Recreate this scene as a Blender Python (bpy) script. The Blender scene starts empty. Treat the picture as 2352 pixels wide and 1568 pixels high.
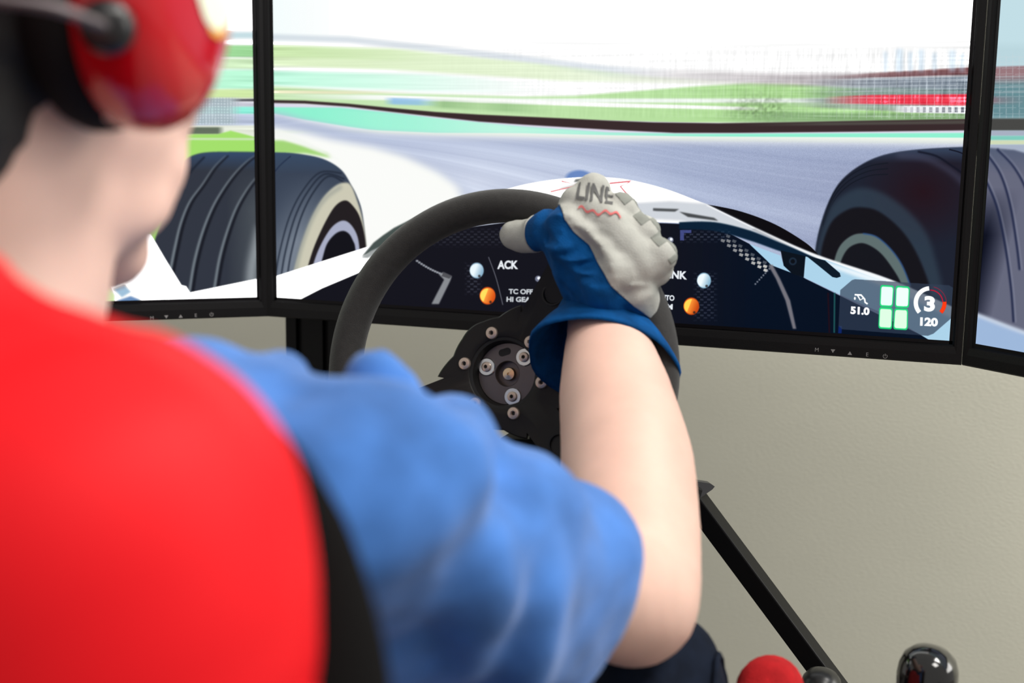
import bpy, bmesh, math, random
import numpy as np
from mathutils import Vector, Matrix, noise
from mathutils.bvhtree import BVHTree

random.seed(4)
SC = bpy.context.scene
COL = SC.collection
V = Vector
PI = math.pi

# ------------------------------------------------------------------ camera, world, light, exposure
PW, PH, FPX = 2352.0, 1568.0, 2940.0          # photograph size and focal length in its pixels (45 mm on 36 mm)
Z0 = 0.76                                     # height of the centre screen's lower edge
CAMP = V((0.3669, -1.2286, 0.1828 + Z0))
YAW, PIT, ROL = 0.34553, 0.15931, 0.01541
_f = V((-math.sin(YAW) * math.cos(PIT), math.cos(YAW) * math.cos(PIT), -math.sin(PIT)))
_r = V((math.cos(YAW), math.sin(YAW), 0)); _u = _r.cross(_f)
CR = math.cos(ROL) * _r + math.sin(ROL) * _u
CU = -math.sin(ROL) * _r + math.cos(ROL) * _u
CF = _f
cam = bpy.data.cameras.new('camera'); cam_o = bpy.data.objects.new('camera', cam); COL.objects.link(cam_o)
cam.sensor_width = 36; cam.lens = 45; cam.clip_start = 0.02
cam_o.matrix_world = Matrix(((CR.x, CU.x, -CF.x, CAMP.x), (CR.y, CU.y, -CF.y, CAMP.y), (CR.z, CU.z, -CF.z, CAMP.z), (0, 0, 0, 1)))
cam.dof.use_dof = True; cam.dof.focus_distance = 1.17; cam.dof.aperture_fstop = 4.8
SC.camera = cam_o

w = bpy.data.worlds.new('world'); SC.world = w; w.use_nodes = True
w.node_tree.nodes['Background'].inputs[0].default_value = (1.0, 0.97, 0.93, 1)
w.node_tree.nodes['Background'].inputs[1].default_value = 0.46

def area(name, loc, target, size, power, col=(1, 1, 1)):
    l = bpy.data.lights.new(name, 'AREA'); l.energy = power; l.size = size; l.color = col
    o = bpy.data.objects.new(name, l); COL.objects.link(o); o.location = loc
    o.rotation_euler = (V(target) - V(loc)).to_track_quat('-Z', 'Y').to_euler()
area('overhead_light', (1.35, -0.15, 2.55), (0.6, -0.1, 0.6), 0.7, 44, (1, 0.97, 0.92))
area('wall_fill_light', (2.1, -0.05, 1.35), (0.5, 0.2, 0.5), 1.0, 26, (1, 0.98, 0.94))  # unseen fill source, added beside the wall to brighten its right side
area('overhead_light', (1.3, -1.35, 2.5), (0.0, -0.75, 0.9), 0.7, 22, (1, 0.97, 0.92))  # second, added fill from behind to brighten the driver's head and neck
SC.view_settings.view_transform = 'Standard'; SC.view_settings.look = 'None'
SC.view_settings.exposure = 0.0; SC.view_settings.gamma = 1.0; SC.view_settings.use_curve_mapping = False

def P(u, v, d):
    """a point measured in the photograph and at depth d, in world coordinates"""
    return CAMP + CR * ((u - PW / 2) / FPX * d) + CU * ((PH / 2 - v) / FPX * d) + CF * d
def onY(u, v, y):
    q = P(u, v, 1) - CAMP
    return CAMP + q * ((y - CAMP.y) / q.y)

# ------------------------------------------------------------------ helpers
def lin(c):
    return tuple(((x + 0.055) / 1.055) ** 2.4 if x > 0.04045 else x / 12.92 for x in c)
def mat(name, rgb, rough=0.5, metal=0.0, bump=0.0, bscale=200.0, vary=0.0, vscale=8.0, sheen=0.0, coat=0.0, spec=0.5, sss=0.0, stretch=None):
    m = bpy.data.materials.new(name); m.use_nodes = True
    nt = m.node_tree; b = nt.nodes['Principled BSDF']
    b.inputs['Base Color'].default_value = (*rgb, 1); b.inputs['Roughness'].default_value = rough
    b.inputs['Metallic'].default_value = metal; b.inputs['Specular IOR Level'].default_value = spec
    if sheen: b.inputs['Sheen Weight'].default_value = sheen; b.inputs['Sheen Roughness'].default_value = 0.5
    if coat: b.inputs['Coat Weight'].default_value = coat; b.inputs['Coat Roughness'].default_value = 0.05
    if sss:
        b.inputs['Subsurface Weight'].default_value = sss; b.inputs['Subsurface Radius'].default_value = (0.6, 0.25, 0.12)
        b.inputs['Subsurface Scale'].default_value = 0.012
    tc = nt.nodes.new('ShaderNodeTexCoord')
    src = tc.outputs['Object']
    if stretch:
        mp = nt.nodes.new('ShaderNodeMapping'); mp.inputs['Scale'].default_value = stretch
        nt.links.new(src, mp.inputs[0]); src = mp.outputs[0]
    if vary:
        n = nt.nodes.new('ShaderNodeTexNoise'); n.inputs['Scale'].default_value = vscale; n.inputs['Detail'].default_value = 5
        nt.links.new(src, n.inputs['Vector'])
        r = nt.nodes.new('ShaderNodeValToRGB')
        r.color_ramp.elements[0].position = 0.3; r.color_ramp.elements[1].position = 0.7
        r.color_ramp.elements[0].color = (*[c * (1 - vary) for c in rgb], 1)
        r.color_ramp.elements[1].color = (*[min(1, c * (1 + vary)) for c in rgb], 1)
        nt.links.new(n.outputs['Fac'], r.inputs[0]); nt.links.new(r.outputs[0], b.inputs['Base Color'])
    if bump:
        n2 = nt.nodes.new('ShaderNodeTexNoise'); n2.inputs['Scale'].default_value = bscale; n2.inputs['Detail'].default_value = 4
        nt.links.new(src, n2.inputs['Vector'])
        bp = nt.nodes.new('ShaderNodeBump'); bp.inputs['Strength'].default_value = bump; bp.inputs['Distance'].default_value = 0.002
        nt.links.new(n2.outputs['Fac'], bp.inputs['Height']); nt.links.new(bp.outputs[0], b.inputs['Normal'])
    return m
M = {}
M['wall'] = mat('wall_paint', (0.64, 0.635, 0.535), 0.9, spec=0.2, bump=0.22, bscale=170, vary=0.03, vscale=3, stretch=(1, 1, 2.2))
M['floor'] = mat('floor_carpet', (0.16, 0.15, 0.14), 0.9, bump=0.5, bscale=400, vary=0.2, vscale=60)
M['bezel'] = mat('bezel_plastic', (0.009, 0.0085, 0.009), 0.45, spec=0.18, bump=0.08, bscale=900)
M['bezel_in'] = mat('bezel_border', (0.004, 0.003, 0.004), 0.4, spec=0.2)
M['mark'] = mat('printed_grey_mark', (0.28, 0.27, 0.27), 0.6)
M['alu'] = mat('black_anodised_aluminium', (0.005, 0.005, 0.0055), 0.45, metal=0.1, spec=0.25, bump=0.05, bscale=600)
M['steel_black'] = mat('black_painted_steel', (0.005, 0.005, 0.0055), 0.5, bump=0.06, bscale=500, spec=0.22)
M['rim'] = mat('dark_suede_leather', (0.024, 0.0225, 0.0215), 0.72, spec=0.3, bump=0.35, bscale=1400, vary=0.15, vscale=200, sheen=0.15)
M['plate'] = mat('black_hub_metal', (0.012, 0.0105, 0.010), 0.42, metal=0.1, spec=0.3, bump=0.05, bscale=700)
M['disc'] = mat('brushed_dark_metal', (0.15, 0.13, 0.13), 0.38, metal=0.85, bump=0.05, bscale=800)
M['bolt'] = mat('warm_steel_bolt', (0.62, 0.50, 0.42), 0.3, metal=0.65)
M['washer'] = mat('silver_washer', (0.80, 0.80, 0.79), 0.22, metal=1.0)
M['brass'] = mat('brass_bolt', (0.75, 0.56, 0.38), 0.25, metal=1.0)
M['black'] = mat('matt_black', (0.004, 0.004, 0.004), 0.6)
M['knob'] = mat('glossy_black_knob', (0.006, 0.006, 0.006), 0.12, coat=0.6)
M['rubber'] = mat('black_rubber', (0.010, 0.010, 0.011), 0.32)
M['red_seat'] = mat('red_seat_shell', (0.66, 0.005, 0.010), 0.6, bump=0.03, bscale=500, spec=0.15)
M['red_suede'] = mat('red_suede', (0.40, 0.012, 0.015), 0.95, bump=0.5, bscale=700, vary=0.22, vscale=90, spec=0.15)
M['seat_black'] = mat('black_seat_fabric', (0.004, 0.0035, 0.0035), 0.95, bump=0.3, bscale=900, spec=0.08)
M['skin'] = mat('skin', (0.76, 0.49, 0.40), 0.5, bump=0.06, bscale=500, vary=0.06, vscale=25, sss=0.12)
M['hair'] = mat('black_hair', (0.006, 0.005, 0.004), 0.7, bump=0.7, bscale=300, stretch=(4, 1, 1))
M['shirt'] = mat('blue_cotton', (0.050, 0.160, 0.46), 0.88, spec=0.2, bump=0.25, bscale=1200, vary=0.25, vscale=30, sheen=0.2)
M['jeans'] = mat('navy_denim', (0.0055, 0.009, 0.019), 0.9, spec=0.12, bump=0.3, bscale=1500, vary=0.25, vscale=70)
M['shoe'] = mat('dark_shoe', (0.02, 0.02, 0.022), 0.6)
M['sole'] = mat('white_sole', (0.6, 0.6, 0.58), 0.6)
M['glove'] = mat('blue_glove_fabric', (0.002, 0.066, 0.225), 0.85, spec=0.12, bump=0.4, bscale=900, vary=0.28, vscale=60)
M['glove_grey'] = mat('grey_glove_suede', (0.42, 0.42, 0.385), 0.85, bump=0.3, bscale=900, vary=0.1, vscale=60)
M['glove_dark'] = mat('dark_glove_print', (0.10, 0.10, 0.10), 0.8)
M['glove_check'] = mat('grey_green_glove_print', (0.235, 0.245, 0.22), 0.85)
M['glove_red'] = mat('red_glove_print', (0.60, 0.13, 0.13), 0.8)
M['cup'] = mat('glossy_red_plastic', (0.52, 0.003, 0.010), 0.16, coat=0.5)
M['cushion'] = mat('black_vinyl_cushion', (0.005, 0.004, 0.004), 0.8, spec=0.2)
M['wire'] = mat('grey_steel_wire', (0.13, 0.11, 0.115), 0.45, metal=0.8)
M['sticker'] = mat('pale_yellow_sticker', (0.86, 0.92, 0.72), 0.4)
M['sticker_orange'] = mat('orange_sticker_edge', (0.9, 0.42, 0.06), 0.4)
M['eye'] = mat('eye_white', (0.8, 0.78, 0.75), 0.2)
M['iris'] = mat('brown_iris', (0.05, 0.02, 0.01), 0.2)

def link(name, me, material, parent=None, smooth=True):
    o = bpy.data.objects.new(name, me); COL.objects.link(o)
    if material is not None and not me.materials: me.materials.append(material)
    if parent is not None: o.parent = parent
    if smooth and len(me.polygons): me.polygons.foreach_set('use_smooth', [True] * len(me.polygons))
    return o
def obj(name, bm, material, parent=None, smooth=True, sharp=None):
    bmesh.ops.recalc_face_normals(bm, faces=bm.faces)
    me = bpy.data.meshes.new(name); bm.to_mesh(me); bm.free()
    o = link(name, me, material, parent, smooth)
    if sharp is not None: me.set_sharp_from_angle(angle=math.radians(sharp))
    return o
def tag(o, label=None, cat=None, group=None, kind=None):
    if label: o['label'] = label
    if cat: o['category'] = cat
    if group: o['group'] = group
    if kind: o['kind'] = kind
    return o
def thing(name, loc, label, cat, group=None):
    o = bpy.data.objects.new(name, None); COL.objects.link(o); o.location = loc; o.empty_display_size = 0.05
    return tag(o, label, cat, group)
def settle(root):
    """children were built in world coordinates: keep them there under their moved Empty"""
    bpy.context.view_layer.update()
    inv = Matrix.Translation(-root.location)
    for c in root.children: c.matrix_parent_inverse = inv
def box(bm, c, s, mtx=None, bevel=0.0, seg=2):
    r = bmesh.ops.create_cube(bm, size=1.0)
    vs = r['verts']
    for v in vs: v.co = V((v.co.x * s[0], v.co.y * s[1], v.co.z * s[2]))
    if bevel:
        es = list({e for v in vs for e in v.link_edges})
        rr = bmesh.ops.bevel(bm, geom=es, offset=bevel, segments=seg, profile=0.5, affect='EDGES')
        vs = list({v for f in rr['faces'] for v in f.verts} | {v for v in vs if v.is_valid})
    for v in vs:
        v.co = v.co + V(c) if mtx is None else mtx @ (v.co + V(c))
    return vs
def ring_loft(bm, rings, close=True, cap=True):
    rows = [[bm.verts.new(p) for p in r] for r in rings]
    n = len(rows[0])
    for a, b in zip(rows, rows[1:]):
        for i in range(n if close else n - 1):
            j = (i + 1) % n
            bm.faces.new((a[i], a[j], b[j], b[i]))
    if cap and close:
        bm.faces.new(rows[0][::-1]); bm.faces.new(rows[-1])
    return rows
def frame_for(d, ref=None):
    d = d.normalized(); ref = V(ref) if ref is not None else (V((0, 0, 1)) if abs(d.z) < 0.9 else V((1, 0, 0)))
    a = (ref - d * ref.dot(d)).normalized(); return a, d.cross(a)
def tube(bm, pts, rad, seg=20, ref=None, rounded=True, sub=4):
    """a tapering tube through pts (Catmull-Rom), rad: number or (along ref, across)"""
    pts = [V(p) for p in pts]; rad = [(r, r) if not isinstance(r, tuple) else r for r in rad]
    P_, R_ = [], []
    n = len(pts)
    for i in range(n - 1):
        p0, p1, p2, p3 = pts[max(i - 1, 0)], pts[i], pts[i + 1], pts[min(i + 2, n - 1)]
        for k in range(sub):
            t = k / sub
            P_.append(0.5 * ((2 * p1) + (p2 - p0) * t + (2 * p0 - 5 * p1 + 4 * p2 - p3) * t * t + (3 * p1 - p0 - 3 * p2 + p3) * t ** 3))
            R_.append(tuple(rad[i][q] * (1 - t) + rad[i + 1][q] * t for q in (0, 1)))
    P_.append(pts[-1]); R_.append(rad[-1])
    rings = []
    def ring(c, a, b, ra, rb):
        return [c + a * (ra * math.cos(2 * PI * k / seg)) + b * (rb * math.sin(2 * PI * k / seg)) for k in range(seg)]
    for i, (c, r) in enumerate(zip(P_, R_)):
        d = P_[min(i + 1, len(P_) - 1)] - P_[max(i - 1, 0)]
        a, b = frame_for(d, ref)
        if rounded and i == 0:
            for th in (0.15, 0.5, 0.85, 1.2): rings.append(ring(c - d.normalized() * (min(r) * math.cos(th)), a, b, r[0] * math.sin(th), r[1] * math.sin(th)))
        rings.append(ring(c, a, b, *r))
        if rounded and i == len(P_) - 1:
            for th in (1.2, 0.85, 0.5, 0.15): rings.append(ring(c + d.normalized() * (min(r) * math.cos(th)), a, b, r[0] * math.sin(th), r[1] * math.sin(th)))
    return ring_loft(bm, rings)
def ball(bm, c, r, mtx=None, u=24, v=16):
    rr = bmesh.ops.create_uvsphere(bm, u_segments=u, v_segments=v, radius=1)
    r = (r, r, r) if not isinstance(r, (tuple, list)) else r
    for x in rr['verts']:
        q = V((x.co.x * r[0], x.co.y * r[1], x.co.z * r[2]))
        x.co = V(c) + (mtx @ q if mtx else q)
    return rr['verts']
def lathe(bm, prof, origin, axis, seg=32, ref=None, a0=0.0):
    """prof: (radius, height along axis)"""
    axis = V(axis).normalized(); a, b = frame_for(axis, ref)
    rings = [[V(origin) + axis * h + a * (max(r, 1e-5) * math.cos(a0 + 2 * PI * k / seg)) + b * (max(r, 1e-5) * math.sin(a0 + 2 * PI * k / seg)) for k in range(seg)] for r, h in prof]
    return ring_loft(bm, rings)
def prism(bm, pts, ex):
    """a flat outline (3-D points) given the thickness vector ex"""
    a = [bm.verts.new(p) for p in pts]; b = [bm.verts.new(V(p) + ex) for p in pts]
    n = len(a)
    bm.faces.new(a[::-1]); bm.faces.new(b)
    for i in range(n):
        j = (i + 1) % n; bm.faces.new((a[i], a[j], b[j], b[i]))
def fuse(bm, voxel, smooth=4, fac=0.5, disp=None):
    """the shapes in bm become one continuous skin"""
    me = bpy.data.meshes.new('tmp'); bmesh.ops.recalc_face_normals(bm, faces=bm.faces); bm.to_mesh(me); bm.free()
    o = bpy.data.objects.new('tmp', me); COL.objects.link(o)
    m = o.modifiers.new('r', 'REMESH'); m.mode = 'VOXEL'; m.voxel_size = voxel
    s = o.modifiers.new('s', 'SMOOTH'); s.factor = fac; s.iterations = smooth
    dg = bpy.context.evaluated_depsgraph_get()
    out = bpy.data.meshes.new_from_object(o.evaluated_get(dg), depsgraph=dg)
    bpy.data.objects.remove(o); bpy.data.meshes.remove(me)
    if disp:
        nn = [v.normal.copy() for v in out.vertices]
        for v, k in zip(out.vertices, nn): v.co += k * disp(v.co, k)
    return out
def text_mesh(s, bold=0.0):
    c = bpy.data.curves.new('t', 'FONT'); c.body = s; c.size = 1.0; c.offset = bold; c.resolution_u = 6
    o = bpy.data.objects.new('t', c); COL.objects.link(o)
    dg = bpy.context.evaluated_depsgraph_get(); ev = o.evaluated_get(dg); me = ev.to_mesh(); me.calc_loop_triangles()
    vs = np.array([v.co[:2] for v in me.vertices]); tr = np.array([t.vertices[:] for t in me.loop_triangles])
    ev.to_mesh_clear(); bpy.data.objects.remove(o); bpy.data.curves.remove(c)
    lo, hi = vs.min(0), vs.max(0)
    return (vs - lo), tr, (hi - lo)

# ------------------------------------------------------------------ the room
bm = bmesh.new(); box(bm, (0, 0.55, 1.3), (5.0, 0.1, 2.6)); tag(obj('wall_back', bm, M['wall'], smooth=False), kind='structure')
bm = bmesh.new(); box(bm, (0, -1.0, -0.05), (5.0, 3.2, 0.1)); tag(obj('floor', bm, M['floor'], smooth=False), kind='structure')
bm = bmesh.new(); box(bm, (0, 0.494, 0.05), (5.0, 0.012, 0.1), bevel=0.003); tag(obj('baseboard_back', bm, mat('baseboard_paint', (0.6, 0.58, 0.52), 0.5), smooth=False), kind='structure')

# ------------------------------------------------------------------ what the three screens show
SW, SH = 0.7084, 0.3985
A_L, A_R = 0.68859, 0.69168
def plane(which):
    """lower left corner, unit vector across, unit vector out of the screen"""
    if which == 0: return V((-SW / 2, 0, Z0)), V((1, 0, 0))
    if which < 0:
        h = V((-SW / 2 - 0.00857 - 0.00914 * math.cos(A_L), -0.00914 * math.sin(A_L), Z0)); d = V((-math.cos(A_L), -math.sin(A_L), 0))
        return h + d * SW, -d
    h = V((SW / 2 + 0.0106 + 0.00914 * math.cos(A_R), -0.00914 * math.sin(A_R), Z0)); return h, V((math.cos(A_R), -math.sin(A_R), 0))

class Canvas:
    """a picture in a screen's own coordinates; points are given as measured in the photograph and carried onto the screen's plane"""
    def __init__(s, which, W, H, bg=(1, 1, 1)):
        s.o, s.d = plane(which); s.n = V((s.d.y, -s.d.x, 0)); s.W, s.H = W, H
        s.c = np.ones((H, W, 3)) * np.array(bg)
        i, j = np.meshgrid(np.arange(W) + 0.5, np.arange(H) + 0.5)
        X = np.array(s.o)[None, None] + np.array(s.d)[None, None] * (i / W * SW)[..., None] + np.array((0, 0, 1.))[None, None] * ((1 - j / H) * SH)[..., None]
        q = X - np.array(CAMP); dz = q @ np.array(CF)
        s.U = PW / 2 + FPX * (q @ np.array(CR)) / dz; s.Vv = PH / 2 - FPX * (q @ np.array(CU)) / dz
        s.sx = 1.0
    def to(s, pts):
        out = []
        for u, v in pts:
            q = P(u, v, 1) - CAMP
            t = (s.o - CAMP).dot(s.n) / q.dot(s.n); X = CAMP + q * t - s.o
            out.append((X.dot(s.d) / SW * s.W, (1 - X.z / SH) * s.H))
        return np.array(out)
    def cover(s, polys):
        """coverage mask of polygons given in texels"""
        m = np.zeros((s.H, s.W)); SS = 3
        for pg in polys:
            x, y = pg[:, 0], pg[:, 1]; x2, y2 = np.roll(x, -1), np.roll(y, -1)
            r0, r1 = max(0, int(math.floor(y.min()))), min(s.H - 1, int(math.floor(y.max())))
            for r in range(r0, r1 + 1):
                for k in range(SS):
                    yy = r + (k + 0.5) / SS
                    hit = (y <= yy) != (y2 <= yy)
                    if not hit.any(): continue
                    xs = np.sort(x[hit] + (yy - y[hit]) * (x2[hit] - x[hit]) / (y2[hit] - y[hit]))
                    for a, b in zip(xs[::2], xs[1::2]):
                        a, b = max(a, 0.0), min(b, float(s.W))
                        if b <= a: continue
                        ia, ib = int(a), min(int(b), s.W - 1)
                        if ia == ib: m[r, ia] += (b - a) / SS
                        else:
                            m[r, ia] += (ia + 1 - a) / SS; m[r, ib] += (b - ib) / SS; m[r, ia + 1:ib] += 1 / SS
        return np.clip(m, 0, 1)
    def blend(s, m, col, a=1.0):
        col = np.asarray(col, float)
        m = (m * a)[..., None]; s.c = s.c * (1 - m) + col * m
    def poly(s, pts, col, a=1.0, curve=False, blur=0, bx=0):
        if curve: pts = spline(pts)
        m = s.cover([s.to(pts)])
        if blur or bx: m = blurm(m, bx or blur, blur)
        s.blend(m, col, a); return m
    def line(s, pts, w, col, a=1.0, curve=True, blur=0):
        p = np.array(spline(pts, closed=False) if curve else pts, float)
        w = np.interp(np.linspace(0, 1, len(p)), np.linspace(0, 1, len(np.atleast_1d(w))), np.atleast_1d(w)) if np.size(w) > 1 else np.full(len(p), float(w))
        d = np.gradient(p, axis=0); d /= np.maximum(np.linalg.norm(d, axis=1, keepdims=True), 1e-9)
        n = np.stack([-d[:, 1], d[:, 0]], 1) * w[:, None] / 2
        return s.poly(list(map(tuple, np.vstack([p + n, (p - n)[::-1]]))), col, a, blur=blur)
    def band(s, top, bot, col, a=1.0, soft=3.0, fade=None):
        t = np.interp(s.U, *zip(*top)); b = np.interp(s.U, *zip(*bot))
        m = np.clip((s.Vv - t) / soft + 0.5, 0, 1) * np.clip((b - s.Vv) / soft + 0.5, 0, 1)
        if fade: m = m * np.interp(s.U, *zip(*fade))
        s.blend(m, col, a)
    def ell(s, c, rx, ry, col, a=1.0, soft=2.0, rot=0.0):
        x, y = s.U - c[0], s.Vv - c[1]; cs, sn = math.cos(rot), math.sin(rot)
        q = np.sqrt(((x * cs + y * sn) / rx) ** 2 + ((-x * sn + y * cs) / ry) ** 2)
        m = np.clip((1 - q) * min(rx, ry) / soft + 0.5, 0, 1); s.blend(m, col, a); return q
    def text(s, string, left, right, h, col, a=1.0, bold=0.045):
        vs, tr, sz = text_mesh(string, bold)
        L, Rr = np.array(left, float), np.array(right, float); ex = (Rr - L); up = np.array((0.03 * h, -h))
        pts = L + (vs[:, :1] / sz[0]) * ex + (vs[:, 1:] / sz[1]) * up
        T = s.to([tuple(p) for p in pts]); s.blend(s.cover([T[t] for t in tr]), col, a)
    def image(s, name):
        im = bpy.data.images.new(name, s.W, s.H, alpha=False)
        px = np.ones((s.H, s.W, 4), np.float32); px[..., :3] = np.clip(s.c, 0, 1)[::-1]
        im.pixels.foreach_set(px.ravel()); im.update(); im.pack(); return im
def spline(pts, closed=True, k=6):
    p = np.array(pts, float); n = len(p); out = []
    for i in range(n if closed else n - 1):
        if closed: a, b, c, d = p[i - 1], p[i], p[(i + 1) % n], p[(i + 2) % n]
        else: a, b, c, d = p[max(i - 1, 0)], p[i], p[i + 1], p[min(i + 2, n - 1)]
        for q in range(k):
            t = q / k
            out.append(tuple(0.5 * (2 * b + (c - a) * t + (2 * a - 5 * b + 4 * c - d) * t * t + (3 * b - a - 3 * c + d) * t ** 3)))
    if not closed: out.append(tuple(p[-1]))
    return out
def box1(m, r, ax):
    r = int(r)
    if r < 1: return m
    pad = [(0, 0)] * m.ndim; pad[ax] = (r + 1, r)
    c = np.cumsum(np.pad(m, pad, mode='edge'), axis=ax)
    n = m.shape[ax]
    return (np.take(c, range(2 * r + 1, 2 * r + 1 + n), ax) - np.take(c, range(0, n), ax)) / (2 * r + 1)
def blurm(m, bx, by):
    for _ in range(2): m = box1(box1(m, bx, 1), by, 0)
    return m
rng = np.random.RandomState(7)
def streaks(cv, y0, y1, amp, sx=60, sy=1, fade=None):
    n = rng.rand(cv.H, cv.W); n = blurm(n, sx, sy); n = (n - n.mean()) / n.std()
    m = np.clip((cv.Vv - y0) / 8, 0, 1) * np.clip((y1 - cv.Vv) / 8, 0, 1)
    if fade: m = m * np.interp(cv.U, *zip(*fade))
    cv.c += (n * m * amp)[..., None]

WHITE = (1, 1, 1)
# ---- centre screen
cv = Canvas(0, 1600, 900)
cv.band([(500, -400), (2400, -400)], [(500, 95), (2400, 95)], (0.955, 0.995, 0.995), 1, 30, [(600, 1), (760, 0.2), (900, 0)])
cv.band([(620, 78), (800, 84), (1000, 105), (1200, 128), (1400, 152), (1560, 160)], [(620, 92), (800, 98), (1000, 120), (1200, 145), (1400, 176), (1560, 180)], (0.74, 0.79, 0.84), 0.55, 9, [(620, 1), (1400, 0.9), (1560, 0)])
cv.band([(620, 104), (900, 112), (1200, 142), (1500, 176), (1760, 190)], [(620, 152), (900, 160), (1300, 186), (1760, 196)], (0.86, 0.94, 0.76), 0.95, 9, [(620, 1), (1250, 0.7), (1700, 0.15)])
cv.band([(620, 104), (900, 112)], [(620, 130), (900, 138)], (0.78, 0.90, 0.66), 0.8, 8, [(620, 1), (900, 0.3), (1000, 0)])
cv.band([(620, 162), (1000, 172), (1200, 188)], [(620, 196), (1000, 210), (1200, 214)], (0.74, 0.98, 0.87), 0.95, 9, [(620, 1), (850, 0.7), (1200, 0.05), (1300, 0)])
cv.band([(620, 198), (900, 214), (1200, 222), (1320, 220), (1450, 210), (1600, 198), (1720, 191), (1820, 193), (1950, 200), (2240, 204)], [(620, 232), (900, 252), (1200, 275), (1500, 283), (2240, 276)], (0.70, 0.87, 0.60), 1, 7, [(620, 0.75), (900, 0.75), (1300, 0.85), (1700, 1), (2240, 1)])
cv.band([(620, 207), (760, 209)], [(620, 214), (760, 216)], (0.96, 0.90, 0.78), 0.8, 4, [(620, 1), (800, 0.8), (950, 0)])
cv.band([(640, 214), (1000, 222), (1200, 226)], [(640, 226), (900, 230), (1200, 236)], (0.97, 0.99, 0.98), 0.9, 5, [(620, 0), (760, 0.6), (850, 1), (1200, 1)])
cv.band([(800, 216), (1100, 226), (1400, 236), (1740, 246)], [(800, 224), (1100, 236), (1400, 246), (1740, 253)], (0.99, 1, 0.98), 1, 4, [(800, 0), (900, 1), (1700, 1), (1760, 0)])
cv.band([(880, 224), (1000, 228)], [(880, 239), (1000, 243)], (0.55, 0.74, 0.92), 0.85, 5, [(880, 0), (905, 1), (960, 0.9), (1010, 0)])
cv.band([(980, 228), (1250, 240)], [(980, 246), (1250, 262)], (0.42, 0.60, 0.38), 0.45, 8, [(980, 0), (1020, 1), (1100, 0.4), (1160, 0.8), (1270, 0)])
cv.band([(1500, 160), (1800, 170), (2240, 168)], [(1500, 186), (1800, 196), (2240, 200)], (0.62, 0.58, 0.60), 0.75, 14, [(1380, 0), (1550, 0.35), (1800, 0.8), (1900, 1), (2240, 1)])
cv.band([(1840, 188), (2000, 176), (2240, 160)], [(1840, 232), (2240, 262)], (0.44, 0.50, 0.56), 0.9, 10, [(1830, 0), (1990, 0.75), (2240, 1)])
cv.band([(1900, 176), (2000, 168), (2240, 154)], [(1900, 186), (2000, 180), (2240, 174)], (0.46, 0.27, 0.28), 0.9, 5, [(1900, 0), (2040, 0.8), (2240, 1)])
cv.band([(1850, 184), (2000, 178), (2240, 170)], [(1850, 188), (2000, 183), (2240, 176)], (0.80, 0.84, 0.86), 0.6, 3, [(1850, 0), (2000, 1), (2240, 1)])
for k in range(3):
    y = 186 + 9 * k
    cv.band([(1880, y + 6), (2240, y - 4)], [(1880, y + 9), (2240, y)], (0.70, 0.74, 0.78), 0.5, 3, [(1880, 0), (2000, 1), (2240, 1)])
cv.band([(1820, 226), (2240, 226)], [(1820, 244), (2240, 264)], (0.60, 0.66, 0.62), 0.8, 6, [(1800, 0), (1900, 1), (2240, 1)])
cv.band([(1900, 222), (2000, 218), (2240, 216)], [(1900, 238), (2000, 239), (2240, 243)], (0.96, 0.26, 0.34), 1, 4, [(1890, 0), (1990, 0.85), (2030, 1), (2240, 1)])
cv.band([(2040, 243), (2240, 243)], [(2040, 258), (2240, 262)], (0.93, 0.94, 0.95), 1, 3, [(2040, 0), (2080, 1), (2240, 1)])
for k in range(11):
    x = 2076 + 14.6 * k; cv.poly([(x, 246), (x + 7, 246), (x + 7, 258), (x, 258)], (0.30, 0.31, 0.36), 0.2 + 0.06 * k)
cv.band([(1700, 256), (2240, 262)], [(1700, 290), (2240, 282)], (0.50, 0.64, 0.46), 0.9, 6, [(1640, 0), (1800, 0.7), (2240, 1)])
for k, (x, wd) in enumerate([(2058, 16), (2086, 10), (2110, 12), (2142, 9), (2180, 15), (2204, 11), (2030, 8)]):
    cv.poly([(x, 112 + (k * 7) % 12), (x + wd, 112 + (k * 7) % 12), (x + wd, 165), (x, 165)], (0.70, 0.82, 0.92), 0.45, blur=3)
bl = np.exp(-((cv.U - 1745) / 62) ** 2 - ((cv.Vv - 247) / 26) ** 2); nn = blurm(rng.rand(cv.H, cv.W), 2, 2)
cv.blend(np.clip(bl * (0.55 + 6 * (nn - 0.5)), 0, 1), (0.33, 0.42, 0.28), 0.6)
g = np.clip((cv.Vv - 172) / 10, 0, 1) * np.clip((276 - cv.Vv) / 6, 0, 1) * np.interp(cv.U, [1480, 1560, 1850, 2000, 2240], [0, 0.25, 0.35, 1, 1])
cv.blend(g * ((cv.U % 17.3 < 2.2) | (cv.Vv % 14 < 1.6)), (0.88, 0.91, 0.93), 0.32)
streaks(cv, 92, 232, 0.012, 70, 1); streaks(cv, 160, 280, 0.022, 30, 1, [(620, 0), (1500, 0.2), (1850, 1), (2240, 1)])
n = blurm(rng.rand(cv.H, cv.W), 1, 12); n = (n - n.mean()) / n.std()
cv.c += (n * 0.03 * np.clip((cv.Vv - 105) / 20, 0, 1) * np.clip((275 - cv.Vv) / 10, 0, 1) * np.interp(cv.U, [900, 1300, 1900, 2050, 2240], [0, 0.2, 0.6, 1, 1]))[..., None]
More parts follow.
